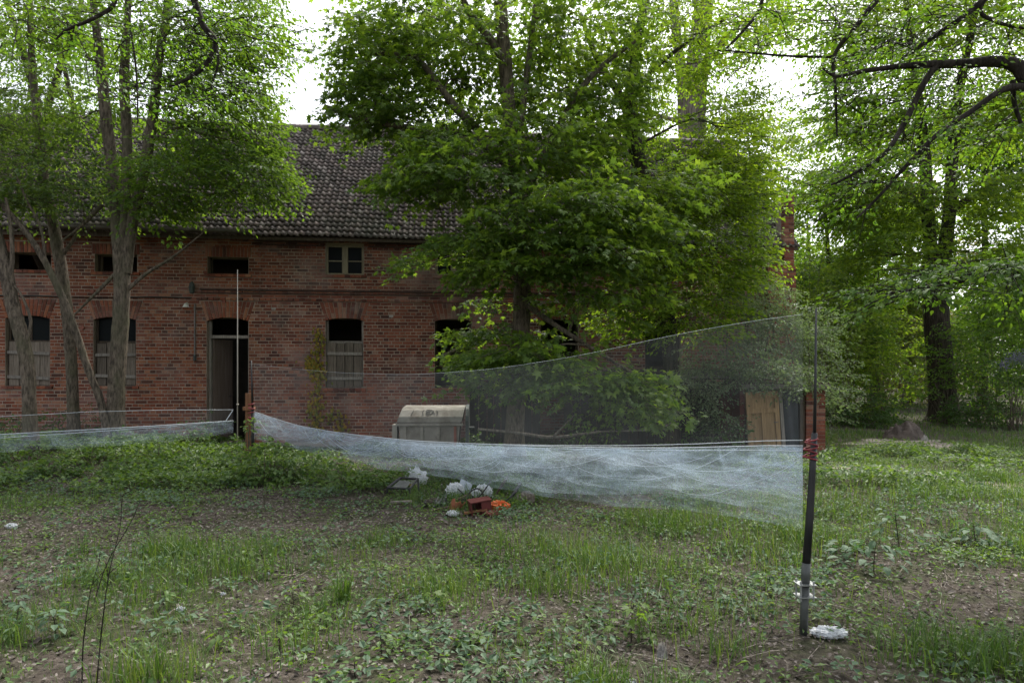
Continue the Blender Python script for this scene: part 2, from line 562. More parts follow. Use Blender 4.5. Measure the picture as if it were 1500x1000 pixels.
def link(name, me, parent=None, kind=None, loc=None):
    o = bpy.data.objects.new(name, me)
    COL.objects.link(o)
    if loc is not None:
        o.location = loc
    if parent is not None:
        o.parent = parent
    if kind:
        o['kind'] = kind
    return o


def thing(name, label, cat, loc=(0, 0, 0), rotz=0.0, group=None):
    o = bpy.data.objects.new(name, None)
    COL.objects.link(o)
    o.empty_display_size = 0.2
    o.location = loc
    o.rotation_euler = (0, 0, rotz)
    return tag(o, label, cat, group)


def tag(o, label, cat, group=None):
    o['label'] = label
    o['category'] = cat
    if group:
        o['group'] = group
    return o


def norm(a):
    return a / (np.linalg.norm(a, axis=-1, keepdims=True) + 1e-9)


class NoiseF:
    """cheap smooth 2-D field in about -1..1"""
    def __init__(self, seed, freq, n=9):
        r = np.random.default_rng(seed)
        a = r.uniform(0, 2 * np.pi, n)
        f = freq * r.uniform(0.5, 1.9, n)
        self.kx, self.ky, self.p = np.cos(a) * f, np.sin(a) * f, r.uniform(0, 6.28, n)

    def __call__(self, x, y):
        x, y = np.asarray(x, float), np.asarray(y, float)
        s = 0
        for kx, ky, p in zip(self.kx, self.ky, self.p):
            s = s + np.sin(kx * x + ky * y + p)
        return s / math.sqrt(len(self.kx) / 2) / 1.6


gn1, gn2 = NoiseF(3, 0.5), NoiseF(4, 2.2)


def gz(x, y):
    x, y = np.asarray(x, float), np.asarray(y, float)
    z = 0.05 * gn1(x, y) + 0.025 * gn2(x, y)
    z = z + 0.22 * np.exp(-(((x + 8.0) / 3.6) ** 2 + ((y - 13.0) / 1.8) ** 2))
    z = z * np.clip((y - 1.0) / 3.0, 0.3, 1)
    return z - 0.02


# leaf outlines: v = (side, along, up)
LEAF2 = (np.array([(0, 0, 0), (0.29, 0.45, 0.07), (0, 1, -0.12), (-0.29, 0.45, 0.07)]), np.array([(0, 1, 2), (0, 2, 3)]))
LEAFN = (np.array([(0, 0, 0), (0.17, 0.45, 0.05), (0, 1, -0.15), (-0.17, 0.45, 0.05)]), np.array([(0, 1, 2), (0, 2, 3)]))
LEAF6 = (np.array([(0, 0, 0), (0.26, 0.25, 0.06), (0.27, 0.58, 0.02), (0, 1, -0.2), (-0.27, 0.58, 0.02), (-0.26, 0.25, 0.06), (0, 0.5, -0.02)]),
         np.array([(0, 1, 6), (1, 2, 6), (2, 3, 6), (3, 4, 6), (4, 5, 6), (5, 0, 6)]))
_mv = [(0, 0, 0), (0.42, 0.05, -0.03), (0.22, 0.27, 0.04), (0.52, 0.58, -0.06), (0.15, 0.52, 0.05), (0, 1.0, -0.14),
       (-0.15, 0.52, 0.05), (-0.52, 0.58, -0.06), (-0.22, 0.27, 0.04), (-0.42, 0.05, -0.03)]
MAPLE = (np.array(_mv), np.array([(0, 1, 2), (0, 2, 4), (2, 3, 4), (0, 4, 6), (4, 5, 6), (0, 6, 8), (6, 7, 8), (0, 8, 9)]))


def add_leaves(g, P, D, N, S, shape):
    sv, sf = shape
    D = norm(D)
    side = norm(np.cross(D, N))
    N2 = np.cross(side, D)
    V = P[:, None] + S[:, None, None] * (sv[None, :, 0:1] * side[:, None] + sv[None, :, 1:2] * D[:, None] + sv[None, :, 2:3] * N2[:, None])
    F = (sf[None] + (np.arange(len(P)) * len(sv))[:, None, None]).reshape(-1, sf.shape[1])
    g.add(V.reshape(-1, 3), F)


def sprays(gl, gt, B, D, L, m, size, shape, droop=0.25, wide=0.5, tilt=0.45, twig_r=0.006, up=None):
    """B (n,3) spray bases, D (n,3) directions, L (n,) lengths: a thin twig with m leaves set along it, in a loose plane"""
    n = len(B)
    D = norm(D)
    U = np.tile(np.array([0, 0, 1.0]), (n, 1)) + rng.normal(0, 0.28, (n, 3)) if up is None else up
    sd_ = norm(np.cross(D, U))
    U = np.cross(sd_, D)
    t_ = np.linspace(0.12, 1.0, m)[None] + rng.normal(0, 0.05, (n, m))
    sgn = np.where(np.arange(m) % 2 == 0, 1.0, -1.0)[None] * np.ones((n, 1))
    lat = sgn * wide * np.sin(np.pi * np.clip(0.12 + 0.78 * t_, 0, 1)) * rng.uniform(0.05, 1.0, (n, m))
    drop = droop * (t_ ** 2 * 0.7 + lat ** 2 * 1.2)
    Ln = L[:, None, None]
    P = B[:, None] + Ln * (D[:, None] * t_[..., None] + sd_[:, None] * lat[..., None])
    P = P - Ln * np.array([0, 0, 1.0]) * drop[..., None] + rng.normal(0, 0.02, P.shape) * Ln
    LD = D[:, None] * 0.6 + sd_[:, None] * (sgn * rng.uniform(0.2, 1.1, (n, m)))[..., None] + np.array([0, 0, -0.35]) + rng.normal(0, 0.25, P.shape)
    LN = U[:, None] + rng.normal(0, tilt, P.shape)
    S = size * rng.uniform(0.5, 1.3, (n, m)) * rng.uniform(0.75, 1.15, (n, 1))
    add_leaves(gl, P.reshape(-1, 3), LD.reshape(-1, 3), LN.reshape(-1, 3), S.ravel(), shape)
    if gt is not None:
        k = 3
        tt = np.linspace(0, 0.95, k)[None, :, None]
        TP = B[:, None] + Ln * D[:, None] * tt - Ln * np.array([0, 0, 1.0]) * droop * 0.7 * tt ** 2
        TR = np.tile(np.linspace(twig_r, twig_r * 0.4, k)[None], (n, 1))
        gt.tubes(TP, TR, 3)


def smooth_poly(P, k=5):
    """Catmull-Rom through the rows of P (any columns)"""
    P = np.asarray(P, float)
    if len(P) < 3:
        tt = np.linspace(0, 1, k + 1)[:, None]
        return P[0] * (1 - tt) + P[-1] * tt
    Q = np.vstack([2 * P[0] - P[1], P, 2 * P[-1] - P[-2]])
    out_ = []
    for i in range(1, len(Q) - 2):
        for u in np.linspace(0, 1, k, endpoint=False):
            a, b_, c_, d_ = Q[i - 1], Q[i], Q[i + 1], Q[i + 2]
            out_.append(0.5 * (2 * b_ + (c_ - a) * u + (2 * a - 5 * b_ + 4 * c_ - d_) * u * u + (3 * b_ - a - 3 * c_ + d_) * u ** 3))
    out_.append(P[-1])
    return np.array(out_)


def limb(pts, Y):
    """pts (px, py, radius px[, Y]) -> smoothed world points and radii in metres"""
    rows = []
    for q in pts:
        y = q[3] if len(q) > 3 else Y
        rows.append((*at(q[0], q[1], y), q[2] * y / 1000.0))
    s_ = smooth_poly(rows, 6)
    return s_[:, :3], np.maximum(s_[:, 3], 0.004)


def tree(name, label, limbs, blobs, leaf, bark, Y, size=0.09, shape=LEAF2, m=26, L=(0.45, 0.85), droop=0.25, wide=0.5,
         layer=0.0, group=None, tilt=0.45, rough=0.07, sides=10, flare=True, branch_r=0.03, cat='tree', axis=None, twigs=True, smin=-9, dens=1.0):
    gt, gl = G(), G()
    nodes = []
    for i, lb in enumerate(limbs):
        P, Rr = limb(lb, Y)
        if i == 0 and flare and P[0, 2] < 1.2:
            P[0, 2] = float(gz(P[0, 0], P[0, 1])) - 0.05
            hgt = P[:, 2] - P[0, 2]
            Rr = Rr * (1 + 0.55 * np.exp(-hgt / 0.22))
        gt.tubes(P[None], Rr[None], sides if Rr.max() > 0.03 else 5, rough if Rr.max() > 0.04 else 0)
        nodes.append(np.hstack([P, Rr[:, None]]))
    nodes = np.vstack(nodes)
    base = nodes[0, :3].copy()
    ax = base[:2] if axis is None else np.asarray(axis, float)
    BB, DD = [], []
    for bl in blobs:
        px, py, dY, rx, rz, ry, n = bl
        n = int(n * dens)
        y = Y + dY
        C = at(px, py, y)
        rx, rz = rx * y / 1000.0, rz * y / 1000.0
        u = norm(rng.normal(0, 1, (n, 3))) * (rng.uniform(0, 1, (n, 1)) ** 0.42)
        off = u * np.array([rx, ry, rz])
        B = C + off
        if layer:
            q = np.round(B[:, 2] / layer + 0.35 * np.sin(B[:, 0] * 1.1 + B[:, 1] * 0.7)) * layer
            B[:, 2] = 0.5 * B[:, 2] + 0.5 * q + rng.normal(0, 0.05, n)
        hd = B[:, :2] - ax
        hd = hd / (np.linalg.norm(hd, axis=1, keepdims=True) + 1e-6)
        out_ = off[:, :2] / (np.linalg.norm(off[:, :2], axis=1, keepdims=True) + 1e-6)
        Dh = 0.7 * hd + 0.8 * out_ + rng.normal(0, 0.4, (n, 2))
        D = np.hstack([Dh, rng.normal(0.0, 0.22, (n, 1)) + 0.12 * u[:, 2:3]])
        BB.append(B)
        DD.append(D)
        # branch from the closest limb into the clump, then side branches to some of the sprays
        dist = np.linalg.norm(nodes[:, :3] - C, axis=1) + np.maximum(0, nodes[:, 2] - C[2]) * 0.8
        s_ = nodes[np.argmin(dist)]
        d = np.linalg.norm(C - s_[:3])
        r0 = min(s_[3] * 0.6, branch_r * (0.5 + 0.25 * d))
        mid = (s_[:3] + C) / 2 + rng.normal(0, 0.08 * d, 3) + np.array([0, 0, 0.10 * d])
        br = smooth_poly([s_[:3], mid, C], 6)
        rr = np.linspace(r0, max(r0 * 0.35, 0.006), len(br))
        gt.tubes(br[None], rr[None], 6)
        if twigs:
            sel = B[rng.choice(n, max(1, n // 5), replace=False)]
            ii = rng.integers(len(br) // 2, len(br), len(sel))
            st = br[ii]
            k = 4
            tt = np.linspace(0, 1, k)[None, :, None]
            mids = (st + sel) / 2 + rng.normal(0, 0.12, st.shape)
            PP = (1 - tt) ** 2 * st[:, None] + 2 * tt * (1 - tt) * mids[:, None] + tt ** 2 * sel[:, None]
            RR = rr[ii][:, None] * np.linspace(0.75, 0.3, k)[None]
            gt.tubes(PP, np.maximum(RR, 0.004), 3)
    B, D = np.vstack(BB), np.vstack(DD)
    keep = B[:, 2] > smin
    B, D = B[keep], D[keep]
    sprays(gl, gt, B, D, rng.uniform(L[0], L[1], len(B)), m, size, shape, droop, wide, tilt)
    th_ = thing(name, label, cat, base, 0, group)
    gt.build('trunk', bark, th_, smooth=True, loc=None).location = -Vector(base)
    gl.build('crown', leaf, th_, kind='stuff').location = -Vector(base)
    return th_


def bush(name, label, px, pb, w_px, h_px, leaf, n=120, Y=None, size=0.07, shape=LEAF2, m=18, L=(0.25, 0.5), cat='bush', group=None,
         depth=None, stems=9, bark=None, droop=0.3, r=0.012, tilt=0.55, lift=0.0, dome=True):
    """a bush rooted at the pixel row pb, w_px wide and h_px high"""
    if Y is None:
        X, Y = gnd(px, pb)
    else:
        X = (px - 750) / 1000 * Y
    z0 = float(gz(X, Y))
    wd, ht = w_px * Y / 2000.0, h_px * Y / 1000.0
    dp = depth or wd * 0.8
    gl, gt = G(), G()
    u = norm(rng.normal(0, 1, (n, 3))) * (rng.uniform(0, 1, (n, 1)) ** 0.45)
    if dome:
        u[:, 2] = np.abs(u[:, 2]) * 1.0
        B = np.array([X, Y, z0]) + u * np.array([wd, dp, ht * 0.92]) + np.array([0, 0, lift])
    else:
        B = np.array([X, Y, z0 + ht * 0.5]) + u * np.array([wd, dp, ht * 0.5]) + np.array([0, 0, lift])
    B[:, 2] += rng.uniform(0, 0.06, n)
    D = np.hstack([u[:, :2] + rng.normal(0, 0.5, (n, 2)), rng.normal(0.15, 0.3, (n, 1))])
    sprays(gl, gt, B, D, rng.uniform(L[0], L[1], n), m, size, shape, droop, 0.5, tilt, 0.004)
    sel = B[rng.choice(n, min(n, stems * 3), replace=False)]
    root = np.array([X, Y, z0 - 0.03]) + np.hstack([rng.normal(0, wd * 0.12, (len(sel), 2)), np.zeros((len(sel), 1))])
    tt = np.linspace(0, 1, 5)[None, :, None]
    mid = root * 0.45 + sel * 0.55
    mid[:, :2] = root[:, :2] * 0.65 + sel[:, :2] * 0.35
    PP = (1 - tt) ** 2 * root[:, None] + 2 * tt * (1 - tt) * mid[:, None] + tt ** 2 * sel[:, None]
    gt.tubes(PP, np.tile(np.linspace(r, r * 0.35, 5)[None], (len(sel), 1)), 4)
    th_ = thing(name, label, cat, (X, Y, z0), 0, group)
    gt.build('stem', bark or M['bark'], th_, smooth=True).location = (-X, -Y, -z0)
    gl.build('foliage', leaf, th_, kind='stuff').location = (-X, -Y, -z0)
    return th_


# ------------------------------------------------------------------ ground
def axis_pts(lo, hi, fine_lo, fine_hi, df, dc):
    a = list(np.arange(fine_lo, fine_hi + 1e-6, df))
    x = fine_lo
    st = df
    while x > lo:
        st = min(st * 1.25, dc)
        x -= st
        a.insert(0, x)
    x, st = fine_hi, df
    while x < hi:
        st = min(st * 1.25, dc)
        x += st
        a.append(x)
    return np.array(a)


gx = axis_pts(-160, 160, -9, 9, 0.15, 12)
gy = axis_pts(-60, 260, 2, 17, 0.15, 12)
XX, YY = np.meshgrid(gx, gy)
ZZ = gz(XX, YY) + rng.normal(0, 0.006, XX.shape)
nx, ny = len(gx), len(gy)
idx = np.arange(nx * ny).reshape(ny, nx)
FF = np.stack([idx[:-1, :-1], idx[:-1, 1:], idx[1:, 1:], idx[1:, :-1]], -1).reshape(-1, 4)
G().add(np.stack([XX, YY, ZZ], -1).reshape(-1, 3), FF).build('ground', M['ground'], None, True, 'structure')

M['sand'] = simple('pale_trodden_soil', (0.25, 0.215, 0.18), 0.95, 0.0, 0.35, 3.0, 0.8, (0.10, 0.085, 0.06))
for px, py, wx, wy in ((1345, 697, 42, 0.55), (1478, 718, 46, 0.45), (1330, 645, 75, 1.0), (1235, 690, 26, 0.4)):
    cx, cy = gnd(px, py)
    n = 48
    a = np.arange(n) / n * 2 * np.pi
    edge = 1 + 0.22 * np.sin(3 * a + px) + 0.14 * np.sin(7 * a + py) + rng.normal(0, 0.05, n)
    V = [(cx, cy)] + [(cx + wx * cy / 1000 * f_ * e_ * math.cos(t_), cy + wy * f_ * e_ * math.sin(t_)) for f_ in (0.5, 1.0) for e_, t_ in zip(edge, a)]
    V = np.array([(x, y, float(gz(x, y)) + 0.014 - (0.012 if i > n else 0)) for i, (x, y) in enumerate(V)])
    gs = G().add(V, [(0, 1 + j, 1 + (j + 1) % n) for j in range(n)])
    gs.f[4] = [np.array([(1 + j, 1 + n + j, 1 + n + (j + 1) % n, 1 + (j + 1) % n) for j in range(n)])]
    gs.build('trodden_path', M['sand'], None, True, 'structure')

# ------------------------------------------------------------------ the brick house
ANG = R(6.0)
TAN = math.tan(ANG)
HY = 16.7
house = thing('old_brick_house', 'long derelict two-storey red brick house with a tiled roof and empty dark windows', 'house', (0, HY, 0), ANG)


def fac(px, py):
    p_ = (px - 750) / 1000.0
    Y = HY / (1 - TAN * p_)
    return p_ * Y / math.cos(ANG), EYE + (HOR - py) / 1000.0 * Y


U0, U1 = -15.0, fac(1155, 500)[0]
USPLIT = fac(375, 400)[0]
ZE = fac(400, 347)[1]           # top of the front wall
BC = 0.0775                     # brick course
# openings: px left, px right, py head, py sill, arch rise, has splayed arch
OPEN_PX = [
    ('wl', 8, 73, 462, 565, 0.07, True), ('wl', 137, 199, 464, 565, 0.07, True), ('door', 303, 364, 465, 660, 0.09, True),
    ('wr', 477, 532, 466, 568, 0.06, True), ('wo', 637, 691, 467, 568, 0.06, True), ('wo', 792, 848, 467, 568, 0.06, True),
    ('wo', 945, 998, 467, 568, 0.06, True),
    ('ul', 12, 75, 369, 396, 0.03, False), ('ul', 139, 201, 372, 399, 0.03, False), ('ul', 304, 364, 376, 402, 0.03, False),
    ('uw', 477, 533, 358, 403, 0.0, None), ('uw', 638, 691, 360, 404, 0.0, None), ('ul', 800, 856, 378, 405, 0.0, False),
    ('ul', 950, 1000, 378, 405, 0.0, False),
]
OPEN = []
for k_, a, b_, c_, d_, rise, arch in OPEN_PX:
    u0, z1 = fac(a, c_)
    u1, z0 = fac(b_, d_)
    if k_ == 'door':
        z0 = 0.05
    OPEN.append(dict(k=k_, u0=u0, u1=u1, z0=z0, z1=z1, rise=rise, arch=arch))


def blocked(z0, z1):
    """intervals of u without bricks for a course between z0 and z1"""
    zc = (z0 + z1) / 2
    iv = []
    for o in OPEN:
        if o['z0'] - 0.005 < zc < o['z1']:
            iv.append((o['u0'], o['u1']))
        if o['arch'] is True and o['z1'] - o['rise'] <= zc < o['z1'] + 0.40:
            s_ = 0.16 * max(0.0, zc - (o['z1'] - o['rise'] * 0.3)) / 0.4 - 0.004
            iv.append((o['u0'] - s_, o['u1'] + s_))
        if o['arch'] is False and o['z1'] <= zc < o['z1'] + 0.25:
            iv.append((o['u0'] - 0.06, o['u1'] + 0.06))
        if o['k'] != 'door' and o['z0'] - 0.078 < zc <= o['z0']:
            iv.append((o['u0'] - 0.07, o['u1'] + 0.07))
    return iv


def subtract(a, b_, iv):
    segs = [(a, b_)]
    for (p0, p1) in iv:
        nxt = []
        for (s0, s1) in segs:
            if p1 <= s0 or p0 >= s1:
                nxt.append((s0, s1))
            else:
                if p0 > s0:
                    nxt.append((s0, p0))
                if p1 < s1:
                    nxt.append((p1, s1))
        segs = nxt
    return segs


# masonry core with real openings
us = sorted({U0, U1} | {o['u0'] for o in OPEN} | {o['u1'] for o in OPEN})
zs = sorted({-0.3, ZE + 0.1} | {o['z0'] for o in OPEN} | {o['z1'] for o in OPEN})
gw = G()
TH = 0.40
for i in range(len(us) - 1):
    for j in range(len(zs) - 1):
        uc, zc = (us[i] + us[i + 1]) / 2, (zs[j] + zs[j + 1]) / 2
        if any(o['u0'] < uc < o['u1'] and o['z0'] < zc < o['z1'] for o in OPEN):
            continue
        a, b_, c_, d_ = us[i], us[i + 1], zs[j], zs[j + 1]
        gw.quad((a, 0, c_), (b_, 0, c_), (b_, 0, d_), (a, 0, d_))
        gw.quad((b_, TH, c_), (a, TH, c_), (a, TH, d_), (b_, TH, d_))
for o in OPEN:
    a, b_, c_, d_ = o['u0'], o['u1'], o['z0'], o['z1']
    gw.quad((a, 0, c_), (a, TH, c_), (a, TH, d_), (a, 0, d_))
    gw.quad((b_, TH, c_), (b_, 0, c_), (b_, 0, d_), (b_, TH, d_))
    gw.quad((a, 0, c_), (b_, 0, c_), (b_, TH, c_), (a, TH, c_))
    gw.quad((a, TH, d_), (b_, TH, d_), (b_, 0, d_), (a, 0, d_))
wall = gw.build('wall', M['mortar'], house)

# bricks of the facade
unit = G().box(-0.5, 0.5, -0.5, 0.5, -0.5, 0.5)
MB_ = {}
for key in ('brick', 'brick_orange'):
    MB_[key] = G().box(-0.5, 0.5, -0.5, 0.5, -0.5, 0.5).mesh('brick')
    MB_[key].materials.append(M[key])
bricks = []      # (u, v, z, du, dv, dz, key)
Z_STRING = fac(500, 430)[1]
row = 0
z = 0.02
while z < ZE - 0.01:
    z1 = z + BC
    stretch = row % 2 == 0
    Lb = 0.26 if stretch else 0.13
    off = 0.0 if stretch else 0.065
    if stretch and (row // 2) % 2:
        off = 0.13
    iv = blocked(z, z1)
    u = U0 - off
    while u < U1:
        for (s0, s1) in subtract(max(u, U0), min(u + Lb, U1), iv):
            if s1 - s0 < 0.03:
                continue
            uc = (s0 + s1) / 2
            right = uc > USPLIT + 0.06 * (1 if row % 4 < 2 else -1)
            proud = 0.004 + abs(rng.normal(0, 0.0016))
            zc = (z + z1) / 2
            if zc > ZE - 0.29 and (right or zc > ZE - 0.13):
                proud += 0.05 if zc > ZE - 0.13 else 0.022
                if right and 0.13 > ZE - zc > 0.05 and not stretch and int(uc / 0.13) % 2:
                    proud -= 0.05
            if uc > USPLIT - 1.3 and (abs(zc - Z_STRING) < BC * 0.5 or abs(zc - Z_STRING + 2 * BC) < BC * 0.5):
                proud += 0.045
            bricks.append((uc + rng.normal(0, 0.002), 0.03 - (proud + 0.03) / 2 + 0.0, zc + rng.normal(0, 0.0012), s1 - s0 - 0.016, proud + 0.03, BC - 0.0175,
                           'brick' if right else 'brick_orange'))
        u += Lb
    z = z1
    row += 1
BK = np.array([b_[:6] for b_ in bricks])
bkey = np.array([b_[6] for b_ in bricks])
# the 300 clearest bricks, between the door and the fourth window, are objects of their own
cu, cz = fac(425, 500)
cost = np.abs(BK[:, 0] - cu) + 1.0 * np.abs(BK[:, 2] - cz) + (BK[:, 3] < 0.2) * 0.25 + (bkey == 'brick_orange') * 0.5
pick = np.zeros(len(BK), bool)
pick[np.argsort(cost)[:300]] = True
bv = np.array([(-.5, -.5, -.5), (.5, -.5, -.5), (.5, .5, -.5), (-.5, .5, -.5), (-.5, -.5, .5), (.5, -.5, .5), (.5, .5, .5), (-.5, .5, .5)])
bf = np.array([(0, 3, 2, 1), (4, 5, 6, 7), (0, 1, 5, 4), (1, 2, 6, 5), (3, 0, 4, 7)])
for key in ('brick', 'brick_orange'):
    q = BK[(~pick) & (bkey == key)]
    V = q[:, None, :3] + bv[None] * q[:, None, 3:6] + rng.normal(0, 0.0012, (len(q), 8, 3))
    F = (bf[None] + (np.arange(len(q)) * 8)[:, None, None]).reshape(-1, 4)
    G().add(V.reshape(-1, 3), F).build('brickwork', M[key], wall, kind='stuff')
for q, key in zip(BK[pick], bkey[pick]):
    o = link('brick', MB_[key], wall)
    o.location = q[:3]
    o.scale = q[3:6]
    o.rotation_euler = (0, rng.normal(0, 0.004), 0)

M['shadow_dark_brick'] = simple('shadow_dark_brick', (0.075, 0.045, 0.038), 0.9, var=0.35, scale=9.0)  # shadow lines of the stepped courses put into the ledge colour


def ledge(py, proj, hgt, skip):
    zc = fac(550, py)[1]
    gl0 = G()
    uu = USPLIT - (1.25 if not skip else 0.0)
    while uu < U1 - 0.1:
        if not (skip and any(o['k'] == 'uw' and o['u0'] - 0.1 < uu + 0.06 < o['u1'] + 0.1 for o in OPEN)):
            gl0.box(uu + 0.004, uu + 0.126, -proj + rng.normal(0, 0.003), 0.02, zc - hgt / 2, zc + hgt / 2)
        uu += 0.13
    gl0.build('string_course', M['shadow_dark_brick'], wall, kind='stuff')


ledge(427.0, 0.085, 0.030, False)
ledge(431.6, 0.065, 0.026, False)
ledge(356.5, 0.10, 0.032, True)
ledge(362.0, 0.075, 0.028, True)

# arches: wedge bricks round each head, sills below
for o in OPEN:
    um, hw = (o['u0'] + o['u1']) / 2, (o['u1'] - o['u0']) / 2
    key = 'brick' if um > USPLIT else 'brick_orange'
    ga = G()
    if o['arch'] is True:
        rise, H = o['rise'], 0.385
        Rr = (hw * hw + rise * rise) / (2 * rise)
        zc = o['z1'] - Rr
        amax = math.asin(min(0.99, hw / Rr))
        n = int(round(2 * hw / 0.078)) | 1
        for i in range(n):
            x0 = -1 + 2 * i / n
            x1 = -1 + 2 * (i + 1) / n
            cuts = [0.0, 0.255, H] if i % 2 else [0.0, 0.125, H]
            for c0, c1 in zip(cuts[:-1], cuts[1:]):
                def pt(xf, h):
                    a = xf * amax
                    bx, bz = math.sin(a) * Rr, math.cos(a) * Rr + zc
                    sp = xf * 0.16 / 0.4 * h
                    return um + bx + sp, bz + h * (o['z1'] + H - bz) / H
                e = 0.10 / n * 2
                a_, b2 = pt(x0 + e, c0 + 0.006), pt(x1 - e, c0 + 0.006)
                c2, d2 = pt(x1 - e, c1 - 0.006), pt(x0 + e, c1 - 0.006)
                v0, v1 = -0.012 - abs(rng.normal(0, 0.002)), 0.12
                V = [(a_[0], v0, a_[1]), (b2[0], v0, b2[1]), (c2[0], v0, c2[1]), (d2[0], v0, d2[1]),
                     (a_[0], v1, a_[1]), (b2[0], v1, b2[1]), (c2[0], v1, c2[1]), (d2[0], v1, d2[1])]
                ga.add(V, [(0, 1, 2, 3), (0, 4, 5, 1), (1, 5, 6, 2), (2, 6, 7, 3), (3, 7, 4, 0)])
        ga.build('brick_arch', M[key], wall, kind='stuff')
    elif o['arch'] is False:
        n = max(3, int(round((2 * hw + 0.12) / 0.078)))
        for i in range(n):
            a = o['u0'] - 0.06 + (2 * hw + 0.12) * i / n
            b2 = o['u0'] - 0.06 + (2 * hw + 0.12) * (i + 1) / n
            ga.box(a + 0.008, b2 - 0.008, -0.012 - abs(rng.normal(0, 0.002)), 0.12, o['z1'] + 0.002, o['z1'] + 0.24)
        ga.build('brick_arch', M[key], wall, kind='stuff')
    if o['k'] != 'door':
        gs = G()
        n = int((2 * hw + 0.14) / 0.125)
        for i in range(n):
            a = o['u0'] - 0.07 + (2 * hw + 0.14) * i / n
            b2 = o['u0'] - 0.07 + (2 * hw + 0.14) * (i + 1) / n
            gs.box(a + 0.003, b2 - 0.003, -0.055 + rng.normal(0, 0.003), 0.10, o['z0'] - 0.07, o['z0'] - 0.003)
        gs.build('sill', M[key], wall)

